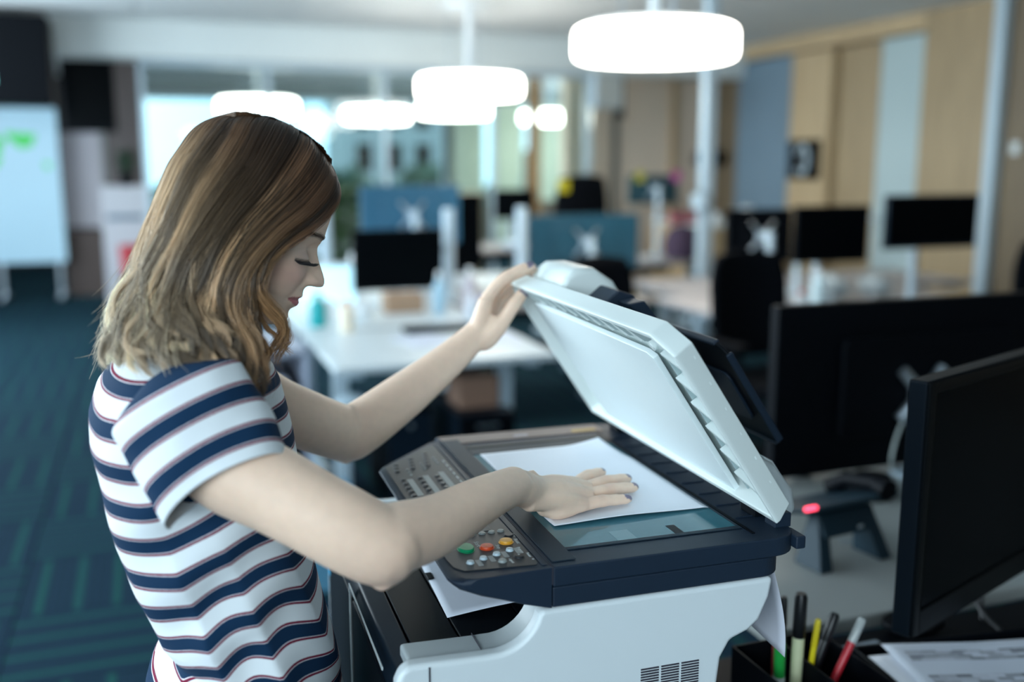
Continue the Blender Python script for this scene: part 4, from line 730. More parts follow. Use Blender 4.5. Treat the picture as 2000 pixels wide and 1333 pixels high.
HAIR_G = [[(-0.1814, 0.235, 1.4933), (-0.179, 0.205, 1.4711), (-0.1946, 0.17, 1.4472), (-0.2196, 0.147, 1.4284), (-0.2461, 0.134, 1.412), (-0.2649, 0.127, 1.3922), (-0.2732, 0.124, 1.3708), (-0.2782, 0.124, 1.3484), (-0.2802, 0.122, 1.3277), (-0.2846, 0.115, 1.3079), (-0.2844, 0.09, 1.2917), (-0.2908, 0.07, 1.2758)], [(-0.1856, 0.235, 1.5058), (-0.1869, 0.19, 1.4837), (-0.2076, 0.155, 1.4566), (-0.238, 0.135, 1.4327), (-0.2644, 0.123, 1.4108), (-0.2813, 0.116, 1.3818), (-0.2888, 0.112, 1.3523), (-0.288, 0.087, 1.326), (-0.2939, 0.065, 1.2982), (-0.3022, 0.043, 1.2682)], [(-0.1954, 0.235, 1.5187), (-0.2015, 0.18, 1.4947), (-0.2264, 0.145, 1.4646), (-0.2591, 0.125, 1.4374), (-0.2852, 0.113, 1.4097), (-0.3028, 0.107, 1.3756), (-0.307, 0.105, 1.3407), (-0.303, 0.0803, 1.3134), (-0.3053, 0.0567, 1.2894), (-0.3055, 0.034, 1.2662)], [(-0.2119, 0.235, 1.532), (-0.2249, 0.175, 1.5043), (-0.2519, 0.135, 1.4704), (-0.2837, 0.116, 1.4384), (-0.3103, 0.105, 1.403), (-0.3261, 0.1, 1.3688), (-0.3306, 0.0717, 1.3391), (-0.3234, 0.0463, 1.3096), (-0.3162, 0.023, 1.2848)], [(-0.2294, 0.235, 1.5413), (-0.2472, 0.17, 1.5117), (-0.2746, 0.13, 1.4773), (-0.3032, 0.111, 1.4441), (-0.327, 0.102, 1.4069), (-0.3432, 0.098, 1.371), (-0.3513, 0.0707, 1.3421), (-0.3459, 0.0453, 1.3175), (-0.3349, 0.022, 1.2989)], [(-0.2457, 0.235, 1.5483), (-0.268, 0.165, 1.5193), (-0.2967, 0.125, 1.4861), (-0.3232, 0.109, 1.4495), (-0.3442, 0.101, 1.4136), (-0.3592, 0.098, 1.379), (-0.3694, 0.078, 1.3504), (-0.3738, 0.06, 1.3294), (-0.3598, 0.044, 1.31)], [(-0.2619, 0.235, 1.5524), (-0.288, 0.165, 1.5279), (-0.3157, 0.128, 1.4941), (-0.3395, 0.113, 1.455), (-0.3592, 0.106, 1.4147), (-0.3742, 0.103, 1.3802), (-0.3866, 0.089, 1.3513), (-0.3931, 0.078, 1.3272), (-0.3808, 0.065, 1.3126)], [(-0.2753, 0.235, 1.5544), (-0.3024, 0.175, 1.5343), (-0.3321, 0.138, 1.5016), (-0.3535, 0.123, 1.4597), (-0.3722, 0.116, 1.4196), (-0.3885, 0.113, 1.3804), (-0.4041, 0.108, 1.3505), (-0.4119, 0.103, 1.3255), (-0.408, 0.095, 1.3065)], [(-0.285, 0.235, 1.5543), (-0.3171, 0.19, 1.5377), (-0.3464, 0.163, 1.5052), (-0.3661, 0.15, 1.4639), (-0.3828, 0.144, 1.423), (-0.399, 0.14, 1.3821), (-0.4149, 0.144, 1.3452), (-0.4229, 0.15, 1.3176), (-0.4214, 0.15, 1.2955)], [(-0.2931, 0.235, 1.5531), (-0.3271, 0.215, 1.5347), (-0.3543, 0.2, 1.5043), (-0.3714, 0.193, 1.4677), (-0.3883, 0.19, 1.4252), (-0.404, 0.19, 1.3807), (-0.4205, 0.19, 1.3403), (-0.4273, 0.19, 1.3139), (-0.4295, 0.19, 1.287)], [(-0.285, 0.195, 1.5543), (-0.3171, 0.24, 1.5377), (-0.3464, 0.267, 1.5052), (-0.3661, 0.28, 1.4639), (-0.3828, 0.286, 1.423), (-0.399, 0.29, 1.3821), (-0.4149, 0.286, 1.3452), (-0.4229, 0.28, 1.3176), (-0.4214, 0.28, 1.2955)], [(-0.2753, 0.195, 1.5544), (-0.3024, 0.255, 1.5343), (-0.3321, 0.292, 1.5016), (-0.3535, 0.307, 1.4597), (-0.3722, 0.314, 1.4196), (-0.3885, 0.317, 1.3804), (-0.4041, 0.322, 1.3505), (-0.4119, 0.327, 1.3255), (-0.408, 0.335, 1.3065)], [(-0.2619, 0.195, 1.5524), (-0.288, 0.265, 1.5279), (-0.3157, 0.302, 1.4941), (-0.3395, 0.317, 1.455), (-0.3592, 0.324, 1.4147), (-0.3742, 0.327, 1.3802), (-0.3866, 0.341, 1.3513), (-0.3931, 0.352, 1.3272), (-0.3808, 0.365, 1.3126)], [(-0.2457, 0.195, 1.5483), (-0.268, 0.265, 1.5193), (-0.2967, 0.305, 1.4861), (-0.3232, 0.321, 1.4495), (-0.3442, 0.329, 1.4136), (-0.3592, 0.332, 1.379), (-0.3694, 0.352, 1.3504), (-0.3738, 0.37, 1.3294), (-0.3598, 0.386, 1.31)], [(-0.2294, 0.195, 1.5413), (-0.2472, 0.26, 1.5117), (-0.2746, 0.3, 1.4773), (-0.3032, 0.319, 1.4441), (-0.327, 0.328, 1.4069), (-0.3432, 0.332, 1.371), (-0.3513, 0.3593, 1.3421), (-0.3459, 0.3847, 1.3175), (-0.3349, 0.408, 1.2989)], [(-0.2119, 0.195, 1.532), (-0.2249, 0.255, 1.5043), (-0.2519, 0.295, 1.4704), (-0.2837, 0.314, 1.4384), (-0.3103, 0.325, 1.403), (-0.3261, 0.33, 1.3688), (-0.3306, 0.3583, 1.3391), (-0.3234, 0.3837, 1.3096), (-0.3162, 0.407, 1.2848)], [(-0.1954, 0.195, 1.5187), (-0.2015, 0.25, 1.4947), (-0.2264, 0.285, 1.4646), (-0.2591, 0.305, 1.4374), (-0.2852, 0.317, 1.4097), (-0.3028, 0.323, 1.3756), (-0.307, 0.325, 1.3407), (-0.303, 0.3497, 1.3134), (-0.3053, 0.3733, 1.2894), (-0.3055, 0.396, 1.2662)], [(-0.1856, 0.195, 1.5058), (-0.1869, 0.24, 1.4837), (-0.2076, 0.275, 1.4566), (-0.238, 0.295, 1.4327), (-0.2644, 0.307, 1.4108), (-0.2813, 0.314, 1.3818), (-0.2888, 0.318, 1.3523), (-0.288, 0.343, 1.326), (-0.2939, 0.365, 1.2982), (-0.3022, 0.387, 1.2682)]]
LOCKS = [[(-0.2433, 0.14, 1.4167), (-0.2654, 0.13, 1.3998), (-0.2748, 0.127, 1.3873), (-0.2745, 0.126, 1.3707), (-0.2649, 0.127, 1.3553), (-0.2534, 0.13, 1.3411), (-0.2511, 0.132, 1.3299), (-0.2566, 0.134, 1.3174), (-0.2664, 0.134, 1.3061), (-0.2721, 0.134, 1.2945)], [(-0.2515, 0.14, 1.4064), (-0.272, 0.13, 1.3869), (-0.2781, 0.128, 1.3663), (-0.2748, 0.129, 1.3476), (-0.2672, 0.13, 1.3326), (-0.2566, 0.132, 1.321), (-0.2502, 0.133, 1.3107), (-0.2451, 0.134, 1.3048)], [(-0.2433, 0.14, 1.4167), (-0.2665, 0.13, 1.3972), (-0.2752, 0.127, 1.3769), (-0.2699, 0.128, 1.3581), (-0.2575, 0.13, 1.3429), (-0.2485, 0.132, 1.3298), (-0.2478, 0.133, 1.3187), (-0.2544, 0.134, 1.3081), (-0.2599, 0.135, 1.2973)], [(-0.2651, 0.135, 1.3967), (-0.2808, 0.126, 1.3772), (-0.2843, 0.125, 1.3565), (-0.2801, 0.127, 1.3348), (-0.2795, 0.128, 1.3133), (-0.2738, 0.129, 1.2993)]]
PO = Vector((-.32, .20, 0))
person = empty('person', K(PO.x, PO.y, 0), KY, 'woman with shoulder-length wavy blond-brown hair in a striped tee, pressing a sheet on the copier', 'person')
def sub(p): return Vector(p)-PO
def catmull(P, n):
    P = np.array(P, float); m = len(P); Q = np.vstack([2*P[0]-P[1], P, 2*P[-1]-P[-2]]); t = np.linspace(0, m-1, n); i = np.minimum(t.astype(int), m-2); f = (t-i)[:, None]
    p0, p1, p2, p3 = Q[i], Q[i+1], Q[i+2], Q[i+3]
    return .5*(2*p1+(p2-p0)*f+(2*p0-5*p1+4*p2-p3)*f**2+(3*p1-p0-3*p2+p3)*f**3)
# ---- head, in its own axes: f forwards, s to her right, t up; pitched 24 degrees down
HA = R(24); HC = Vector((-.258, .21, 1.434)); HYAW = R(-3)
def HK(f, s, t):
    a = f*math.cos(HA)+t*math.sin(HA); z = -f*math.sin(HA)+t*math.cos(HA)
    da = a*math.cos(HYAW)+s*math.sin(HYAW); db = a*math.sin(HYAW)-s*math.cos(HYAW)
    return Vector((HC.x+da, HC.y+db, HC.z+z))
prof = [(.0955, -.010), (.094, .004), (.088, .020), (.078, .034), (.066, .0465), (.052, .0560), (.036, .0610), (.021, .0625), (.012, .0632), (.006, .0622), (0, .0598), (-.0077, .0625), (-.0140, .0668), (-.0194, .0712), (-.0272, .0778), (-.032, .0808), (-.036, .0824), (-.0392, .0822), (-.0415, .0798), (-.0428, .0755), (-.0434, .0705), (-.0448, .0655), (-.049, .0637), (-.0535, .0643), (-.0570, .0658), (-.0592, .0655), (-.0610, .0622), (-.0622, .0600), (-.0636, .0628), (-.0660, .0645), (-.0690, .0640), (-.0715, .0620), (-.0740, .0590), (-.0765, .0574), (-.080, .0574), (-.0843, .0592), (-.0880, .0594), (-.0916, .0580), (-.0955, .0535), (-.0985, .0470), (-.101, .038), (-.1025, .028), (-.1035, .018)]
tt = np.array([p[0] for p in prof])[::-1]; pf_ = np.array([p[1] for p in prof])[::-1]
def ip(x, xs, ys): return float(np.interp(x, xs, ys))
def fprof(t): return ip(t, tt, pf_)
def fbase(t):   # the same line without nose and lips
    return ip(t, [-.1035, -.1025, -.101, -.0985, -.0955, -.0916, -.085, -.075, -.06, -.045, -.03, -.015, 0, .012, .036, .052, .066, .078, .088, .094, .0955],
                 [.018, .028, .038, .046, .0515, .0545, .0555, .0555, .0570, .0585, .0590, .0592, .0598, .0622, .0610, .0560, .0465, .034, .020, .004, -.010])
def halfw(t): return ip(t, [-.1035, -.101, -.095, -.085, -.07, -.055, -.04, -.02, 0, .02, .04, .06, .075, .085, .092, .0955], [.012, .026, .036, .044, .0515, .056, .061, .066, .069, .0715, .071, .064, .052, .039, .022, .004])
def fback(t): return ip(t, [-.1035, -.095, -.08, -.06, -.04, -.02, 0, .03, .06, .08, .09, .0955], [-.03, -.035, -.045, -.062, -.080, -.094, -.102, -.104, -.088, -.062, -.036, -.014])
def g2(x, y, cx, cy, sx, sy): return math.exp(-((x-cx)/sx)**2-((y-cy)/sy)**2)
def face_f(s, t, f):
    a = abs(s); nose = max(0, fprof(t)-fbase(t))
    if -.0445 < t < .006:
        wn = ip(t, [-.045, -.036, -.028, -.012, 0, .006], [.0125, .0120, .0095, .0070, .0080, .010]); f += nose*math.exp(-(a/wn)**2.2)
    elif t <= -.0445 and t > -.079:
        wl = .022 if t > -.074 else .018; f += nose*max(0, 1-(a/wl)**2)**.8
    elif t <= -.079: f += nose*math.exp(-(a/.014)**2)
    f += .0075*g2(a, t, .0135, -.0365, .0052, .0062)                 # nostril wing
    f -= .0035*g2(a, t, .0190, -.034, .0035, .010)
    f -= .0085*g2(a, t, .020, -.006, .010, .009)+.005*g2(a, t, .036, -.012, .012, .012)   # socket
    f += .0052*g2(a, t, .029, -.0125, .0095, .0062)                  # lowered lid over the eye
    f -= .0012*g2(a, t, .029, -.0200, .0100, .0018)
    f += .0022*g2(a, t, .026, .0105, .016, .0045)                    # brow
    f += .0045*g2(a, t, .036, -.034, .018, .016)                     # cheek
    f -= .0022*g2(a, t, .0245, -.0625, .0035, .0045)                 # corner of the mouth
    f -= .0015*g2(a, t, .0, -.051, .0035, .006)
    return f
rows = []; NT, NF = 150, 112
ts = np.unique(np.concatenate([np.linspace(.0952, .012, 34), np.linspace(.012, -.1032, 118)]))[::-1]
for t in ts:
    fb, fk, w = fbase(t), fback(t), halfw(t); fc = (fb*.35+fk*.65) if t > -.06 else (fb*.3+fk*.7); row = []
    for k in range(NF):
        ph = 2*math.pi*(k+.5)/NF; u = ph if ph <= math.pi else ph-2*math.pi     # front dense
        u = math.copysign(abs(u)/math.pi, u); u = math.copysign(abs(u)**1.35, u)*math.pi
        c, s = math.cos(u), math.sin(u); ex = .86 if c > 0 else 1.0
        f = fc+((fb-fc) if c > 0 else (fc-fk))*math.copysign(abs(c)**ex, c); sd = w*math.copysign(abs(s)**.92, s)
        if c > .15: f = face_f(sd, t, f)
        row.append(HK(f, sd, t)-PO)
    rows.append(row)
body = MB(); body.grid(rows, close=True); body.add(rows[0], [tuple(range(NF))]); body.add(rows[-1], [tuple(range(NF))])
def ear(side):
    body.tube([HK(-.018, side*.066, -.006)-PO, HK(-.024, side*.075, .006)-PO, HK(-.034, side*.078, .004)-PO, HK(-.038, side*.077, -.012)-PO, HK(-.030, side*.073, -.030)-PO, HK(-.022, side*.068, -.038)-PO], [.004, .005, .0055, .005, .005, .004], 10)
    body.tube([HK(-.022, side*.064, -.004)-PO, HK(-.028, side*.069, -.014)-PO, HK(-.026, side*.066, -.028)-PO], [.006, .009, .006], 10)
ear(1); ear(-1)
def limb(pts, rad, n=20, N=None, flat=None):
    P = catmull(pts, N or len(pts)*6); rr = np.interp(np.linspace(0, 1, len(P)), np.linspace(0, 1, len(rad)), rad); body.tube([Vector(p)-PO for p in P], list(rr), n)
# neck and trunk
limb([(-.345, .205, 1.24), (-.338, .205, 1.30), (-.318, .207, 1.345), (-.300, .208, 1.385)], [.062, .052, .048, .050], 28)
def ringloft(R_, n=36):
    rows = [[Vector(((a0+a1)/2+(a1-a0)/2*math.copysign(abs(math.cos(t))**.85, math.cos(t)), b+hw*math.copysign(abs(math.sin(t))**.9, math.sin(t)), z))-PO for t in np.linspace(0, 2*math.pi, n, endpoint=False)] for z, a0, a1, b, hw in R_]
    body.grid(rows, close=True); body.add(rows[0], [tuple(range(n))]); body.add(rows[-1], [tuple(range(n))])
ringloft([(.90, -.365, -.245, .2, .120), (.95, -.355, -.245, .2, .115), (1.03, -.370, -.255, .2, .120), (1.12, -.415, -.255, .2, .140), (1.20, -.432, -.262, .2, .150), (1.25, -.428, -.285, .2, .145), (1.285, -.400, -.300, .2, .105), (1.310, -.375, -.31, .2, .06)])
# arms
GZ = 1.0905
limb([(-.352, .06, 1.262)]+ARM_R[1:], [.047, .0435, .0425, .040, .0385, .0390, .0375, .036, .034, .031, .0272, .0238, .0205], 24, 60)
ARM_R[-1] = (-.004, .105, 1.1425); WR = (.022, .128, 1.1265)
limb([ARM_R[-1], WR, (.050, .150, GZ+.0235), (.080, .162, GZ+.0175)], [.0215, .0195, .0165, .0125], 20, 20)
limb([ARM_R[-2], ARM_R[-1], WR, (.040, .145, 1.114)], [.0245, .0215, .0200, .0195, .0200, .019, .017], 24, 30)
body.tube([Vector((-.195, -.040, 1.135))-PO, Vector((-.182, -.040, 1.124))-PO, Vector((-.170, -.034, 1.124))-PO], [.016, .019, .014], 14)   # elbow point
limb([(-.33, .34, 1.26)]+ARM_L[1:], [.046, .043, .041, .039, .039, .039, .037, .033, .0275, .0235, .0200], 24, 60)
body.tube([Vector((-.165, .415, 1.112))-PO, Vector((-.150, .420, 1.106))-PO, Vector((-.136, .424, 1.114))-PO], [.012, .016, .012], 14)
# right hand, flat on the sheet: palm as five metacarpals, fingers unequal and slightly bent
GZ = 1.0905
def finger(P, r0, r1):
    Q = catmull(P, 22); n = len(Q); tq = np.linspace(0, 1, n); rr = r0+(r1-r0)*tq+.0007*np.exp(-((tq-.42)/.07)**2)+.0004*np.exp(-((tq-.72)/.06)**2); rr[-1] *= .55; rr[-2] *= .85
    body.tube([Vector(p)-PO for p in Q], list(rr), 16)
W_ = Vector(WR)
for dst, off, r0, r1 in (((.088, .1330, GZ+.0115), (-.002, -.012, -.006), .013, .0098), ((.103, .1540, GZ+.0145), (0, -.004, .000), .0145, .0105), ((.110, .1770, GZ+.0150), (.002, .005, .002), .0145, .0108), ((.106, .2010, GZ+.0130), (0, .013, -.002), .0135, .0105)):
    a = W_+Vector(off); d = Vector(dst); limb([a-Vector((.01, .005, -.002)), a, a.lerp(d, .5)+Vector((0, 0, .0035)), d], [r0, r0, (r0+r1)/2+.0012, r1], 16, 16)
limb([(.034, .130, GZ+.020), (.055, .130, GZ+.013), (.078, .134, GZ+.0115)], [.014, .0145, .011], 16, 12)      # heel of the hand, little-finger side
limb([(.034, .160, GZ+.016), (.050, .176, GZ+.013), (.066, .190, GZ+.010)], [.014, .015, .012], 16, 12)      # ball of the thumb
finger([(.086, .1330, GZ+.0115), (.110, .1370, GZ+.0125), (.130, .1415, GZ+.0105), (.157, .1480, GZ+.0070)], .0082, .0060)
finger([(.101, .1545, GZ+.0150), (.131, .1650, GZ+.0150), (.158, .1760, GZ+.0115), (.183, .1870, GZ+.0070)], .0086, .0064)
finger([(.108, .1775, GZ+.0155), (.139, .1930, GZ+.0155), (.166, .2080, GZ+.0115), (.189, .2210, GZ+.0072)], .0090, .0064)
finger([(.104, .2010, GZ+.0135), (.127, .2220, GZ+.0150), (.148, .2390, GZ+.0120), (.167, .2560, GZ+.0072)], .0086, .0063)
finger([(.058, .186, GZ+.012), (.072, .207, GZ+.0110), (.086, .222, GZ+.0095), (.099, .236, GZ+.0078)], .0108, .0080)
body.tube([Vector((.020, .142, 1.138))-PO, Vector((.028, .146, 1.140))-PO, Vector((.034, .150, 1.133))-PO], [.007, .0085, .006], 12)   # wrist bone
# left hand closing on the lid corner
HL = HAND_L; wl = Vector(HL['wrist'])
for nm, r0, r1 in (('index', .0135, .0112), ('middle', .014, .0115), ('ring', .0135, .0108), ('pinky', .012, .0095)):
    q = HL[nm]; limb([wl+(Vector(q[0])-wl)*.1, q[0], Vector(q[0]).lerp(Vector(q[1]), .5), q[1]], [.0185, r0*1.12, (r0+r1)/2+.0012, r1], 16, 16)
    finger(q[1:], r1*.90, .0068)
limb([ARM_L[-2], ARM_L[-1], wl, HL['middle'][0], Vector(HL['middle'][0]).lerp(Vector(HL['middle'][1]), .6)], [.0235, .0205, .0195, .0185, .013], 20, 24)
q = HL['thumb']; limb([wl, q[0], q[1]], [.0185, .0185, .0130], 16, 12); limb([q[0], Vector(q[1]).lerp(Vector(HL['index'][1]), .30)], [.014, .009], 12, 10); finger(q[1:], .0112, .0078)
bo = body.build('body', mat('dummy_skin', (.5, .4, .3)), person)
rm = bo.modifiers.new('remesh', 'REMESH'); rm.mode = 'VOXEL'; rm.voxel_size = .0017; rm.adaptivity = 0
sm = bo.modifiers.new('smooth', 'CORRECTIVE_SMOOTH') if False else bo.modifiers.new('smooth', 'SMOOTH'); sm.factor = .5; sm.iterations = 4
dg = bpy.context.evaluated_depsgraph_get(); me = bpy.data.meshes.new_from_object(bo.evaluated_get(dg)); bo.modifiers.clear(); bo.data = me
me.polygons.foreach_set('use_smooth', [True]*len(me.polygons))
cc = np.empty(len(me.vertices)*3, np.float32); me.vertices.foreach_get('co', cc); cc = cc.reshape(-1, 3)+np.array(PO)
arm_ = (np.linalg.norm(cc-np.array(HC), axis=1) > .16) & ~((cc[:, 0] > .095) & (cc[:, 2] < 1.12)) & ~((cc[:, 2] > 1.285) & (cc[:, 0] > 0))
vg = bo.vertex_groups.new(name='limbs'); vg.add(np.nonzero(arm_)[0].tolist(), 1.0, 'REPLACE')
s2 = bo.modifiers.new('soften', 'SMOOTH'); s2.factor = .6; s2.iterations = 22; s2.vertex_group = 'limbs'
dg = bpy.context.evaluated_depsgraph_get(); me = bpy.data.meshes.new_from_object(bo.evaluated_get(dg)); bo.modifiers.clear(); bo.data = me
# colouring by place on the body: lips, brow, cheeks, painted nails
n = len(me.vertices); co = np.empty(n*3, np.float32); me.vertices.foreach_get('co', co); co = co.reshape(-1, 3)+np.array(PO)
no = np.empty(n*3, np.float32); me.vertex_normals.foreach_get('vector', no); no = no.reshape(-1, 3); print('NRM', float(((co-np.array(HC))*no).sum(1)[np.linalg.norm(co-np.array(HC), axis=1) < .1].mean()))
d = co-np.array(HC); da = d[:, 0]*math.cos(HYAW)+d[:, 1]*math.sin(HYAW); hs = d[:, 0]*math.sin(HYAW)-d[:, 1]*math.cos(HYAW)
hf = da*math.cos(HA)-d[:, 2]*math.sin(HA); ht = da*math.sin(HA)+d[:, 2]*math.cos(HA); hs = np.abs(hs)
C = np.tile(np.array([.88, .64, .49]), (n, 1))
def blend(mask, col): 
    global C
    C = C*(1-mask[:, None])+np.array(col)*mask[:, None]
isface = (hf > .02) & (np.abs(ht) < .11) & (hs < .08)
G = lambda cs, ct, ss, st: np.exp(-((hs-cs)/ss)**2-((ht-ct)/st)**2)*isface
blend(np.clip(G(.040, -.036, .020, .017)*.55, 0, 1), (.78, .42, .34)); blend(G(.0, -.036, .012, .008)*.4, (.70, .42, .34))
lipline = -.0622-.055*np.clip(hs-.010, 0, 1)
lw = np.clip(1-(hs/.0245)**2, 0, 1)
up = np.clip(((ht-lipline) > 0)*((ht-lipline) < .0048*lw**.7)*1.0, 0, 1)*isface*(hf > .045); lo = (((ht-lipline) <= 0)*((ht-lipline) > -.0088*lw**.8)*1.0)*isface*(hf > .045)
blend(up*.9, (.42, .10, .11)); blend(lo*.95, (.58, .16, .18)); blend(np.exp(-((ht-lipline)/.0010)**2)*(hs < .0235)*isface*(hf > .045)*.8, (.20, .05, .05))
brow = np.exp(-((ht-(.0105+.10*np.clip(hs-.012, 0, 1)-2.6*np.clip(hs-.030, 0, 1)**1.6))/.0024)**2)*(hs > .006)*(hs < .046)*isface
blend(np.clip(brow*1.3, 0, 1)*.85, (.16, .085, .055))
blend(G(.030, -.0105, .013, .007)*.42, (.30, .22, .22)); blend(np.exp(-((ht+.0185+.10*(hs-.030))/.0014)**2)*(hs > .018)*(hs < .044)*isface*.9, (.03, .02, .02))
def nailmask(tip, prev, r=.0062, L_=.011):
    t = np.array(tip); ax = t-np.array(prev); ax /= np.linalg.norm(ax); v = co-t; al = v@ax; rad = np.linalg.norm(v-al[:, None]*ax, axis=1); return ((al > -L_-.0015) & (al < .004) & (rad < .0095)), al
NC = (.19, .17, .26)
for tip, prev in (((.157, .1480, GZ+.007), (.130, .1415, GZ+.0105)), ((.183, .1870, GZ+.007), (.158, .1760, GZ+.0115)), ((.189, .2210, GZ+.0072), (.166, .2080, GZ+.0115)), ((.167, .2560, GZ+.0072), (.148, .2390, GZ+.012)), ((.099, .236, GZ+.0078), (.086, .222, GZ+.0095))):
    m_, al = nailmask(tip, prev); ax = np.array(tip)-np.array(prev); lat = np.cross(ax/np.linalg.norm(ax), [0, 0, 1]); w_ = np.abs((co-np.array(tip))@lat); blend((m_ & (((co-np.array(tip))-al[:, None]*(ax/np.linalg.norm(ax)))[:, 2] > -.0002) & (w_ < .0054)).astype(float)*.95, NC)
for nm in ('index', 'middle', 'ring', 'pinky', 'thumb'):
    q = HAND_L[nm]; m_, al = nailmask(q[-1], q[-2]); axn = np.array([-.35, -.45, .82]) if nm != 'thumb' else np.array([-.3, -.9, -.2]); a2 = np.array(q[-1])-np.array(q[-2]); a2 /= np.linalg.norm(a2); pv = (co-np.array(q[-1]))-al[:, None]*a2; blend((m_ & (pv@(axn/np.linalg.norm(axn)) > .003)).astype(float)*.95, NC)
scalp = ((hf < -.012+.9*np.clip(ht-.01, 0, .1)) & (ht > -.07) | (ht > .062)) & (np.abs(hf) < .13) & (ht > -.08) & (ht < .12) & (hs < .1); blend(scalp.astype(float), (.12, .065, .036))
# redder knuckles and elbow
for c_, r_ in (((-.182, -.04, 1.124), .035), ((.088, .133, GZ+.02), .012), ((.11, .138, GZ+.02), .01), ((.131, .165, GZ+.02), .01), ((.139, .193, GZ+.02), .01)):
    dd = np.linalg.norm(co-np.array(c_), axis=1); blend(np.exp(-(dd/r_)**2)*.35, (.60, .33, .26))
ca = me.color_attributes.new('tint', 'FLOAT_COLOR', 'POINT'); ca.data.foreach_set('color', np.hstack([C, np.ones((n, 1))]).astype(np.float32).ravel())
sk = mat('skin', (.6, .45, .35), .48, sss=.12, spec=.35, var=.03, scale=120, bump=.25, bscale=1400); t = sk.node_tree; b_ = t.nodes['Principled BSDF']; old = b_.inputs['Base Color'].links[0].from_socket
at_ = t.nodes.new('ShaderNodeAttribute'); at_.attribute_name = 'tint'; nn = t.nodes.new('ShaderNodeTexNoise'); nn.inputs['Scale'].default_value = 90; t.links.new(t.nodes['Texture Coordinate'].outputs['Object'], nn.inputs['Vector'])
hv = t.nodes.new('ShaderNodeHueSaturation'); ma_ = t.nodes.new('ShaderNodeMath'); ma_.operation = 'MULTIPLY_ADD'; ma_.inputs[1].default_value = .14; ma_.inputs[2].default_value = .93
t.links.new(nn.outputs['Fac'], ma_.inputs[0]); t.links.new(ma_.outputs[0], hv.inputs['Value']); t.links.new(at_.outputs['Color'], hv.inputs['Color']); t.links.new(hv.outputs['Color'], b_.inputs['Base Color'])
me.materials.clear(); me.materials.append(sk)

# eyelashes and brow hairs
def strands(name, curves, rad, m, par, cols=None, label=None):
    n = len(curves); L_ = [len(c) for c in curves]; cu = bpy.data.hair_curves.new(name); cu.add_curves(L_)
    P = np.concatenate([np.asarray(c, np.float32) for c in curves]); cu.position_data.foreach_set('vector', (P-np.array(PO, np.float32)).ravel())
    r = cu.attributes.get('radius') or cu.attributes.new('radius', 'FLOAT', 'POINT'); rr = np.concatenate([rad(k) for k in L_]).astype(np.float32); r.data.foreach_set('value', rr)
    if cols is not None:
        a = cu.attributes.new('hcol', 'FLOAT_COLOR', 'POINT'); a.data.foreach_set('color', np.concatenate(cols).astype(np.float32).ravel())
    cu.materials.append(m); o = bpy.data.objects.new(name, cu); COL.objects.link(o); o.parent = par
    if label: o['label'] = label
    o['kind'] = 'stuff'; return o
M_lash = mat('lash_black', (.008, .008, .012), .5)
lash = []
for side in (1, -1):
    for k in range(120):
        s = random.uniform(.0165, .0435); q = (s-.0165)/.027; t0 = -.0190-.10*(s-.030); f0 = face_f(s, t0, fbase(t0)-.6*s*s/.06*.5)
        f0 = None
        # find the surface near this place from the head function
        w = halfw(t0); u = math.asin(min(.98, (s/w)**(1/.92))); fb, fk = fbase(t0), fback(t0); fc = fb*.35+fk*.65; f = face_f(s, t0, fc+(fb-fc)*math.cos(u)**.86)
        ln = random.uniform(.007, .0112); sp = (q-.45)*.006+random.gauss(0, .0008)
        P = [HK(f-.001, side*s, t0), HK(f+ln*.45, side*(s+sp*.3), t0-.0022), HK(f+ln*.85, side*(s+sp*.7), t0-.0016), HK(f+ln*1.12, side*(s+sp), t0+.0012)]
        lash.append(catmull(P, 8))
strands('eyelashes', lash, lambda k: np.linspace(.00042, .00010, k), M_lash, person, label='dark curled eyelashes')
br = []
for side in (1, -1):
    for k in range(160):
        s = random.uniform(.006, .046); t0 = .0105+.10*max(0, s-.012)-2.6*max(0, s-.030)**1.6+random.gauss(0, .0013); w = halfw(t0); u = math.asin(min(.98, (s/w)**(1/.92))); fb, fk = fbase(t0), fback(t0); fc = fb*.35+fk*.65
        fx = lambda ss: face_f(ss, t0, fc+(fb-fc)*math.cos(math.asin(min(.98, (ss/w)**(1/.92))))**.86)
        P = [HK(fx(s), side*s, t0), HK(fx(s+.003)+.0008, side*(s+.003), t0+.0006), HK(fx(min(.06, s+.006))+.0006, side*(s+.006), t0+.0002)]; br.append(catmull(P, 5))
strands('eyebrows', br, lambda k: np.linspace(.00014, .00004, k), mat('brow_brown', (.09, .05, .03), .6), person, label='thin brown eyebrows')

# ---- hair
HG = [catmull(g, 40) for g in HAIR_G]; NG = len(HG); HG = np.array(HG)
def push_out(P, k):
    d = P-np.array(HC); da = d[:, 0]*math.cos(HYAW)+d[:, 1]*math.sin(HYAW); s = d[:, 0]*math.sin(HYAW)-d[:, 1]*math.cos(HYAW)
    f = da*math.cos(HA)-d[:, 2]*math.sin(HA); t = da*math.sin(HA)+d[:, 2]*math.cos(HA); c = np.array([-.022, 0, .006]); q = np.stack([f, s, t], 1)-c; r = np.sqrt((q[:, 0]/.084)**2+(q[:, 1]/.0735)**2+(q[:, 2]/.0915)**2)
    g = np.maximum(1, k/np.maximum(r, .2))[:, None]; g = np.where((q[:, 2] > -.045)[:, None], g, 1); q = q*g+c; f, s, t = q.T
    a = f*math.cos(HA)+t*math.sin(HA); z = -f*math.sin(HA)+t*math.cos(HA)
    return np.stack([HC.x+a*math.cos(HYAW)+s*math.sin(HYAW), HC.y+a*math.sin(HYAW)-s*math.cos(HYAW), HC.z+z], 1)
for _k in range(NG): HG[_k][:, :] = push_out(HG[_k], 1.13)
def guide(u):
    i = min(int(u), NG-2); f = u-i; return HG[i]*(1-f)+HG[i+1]*f
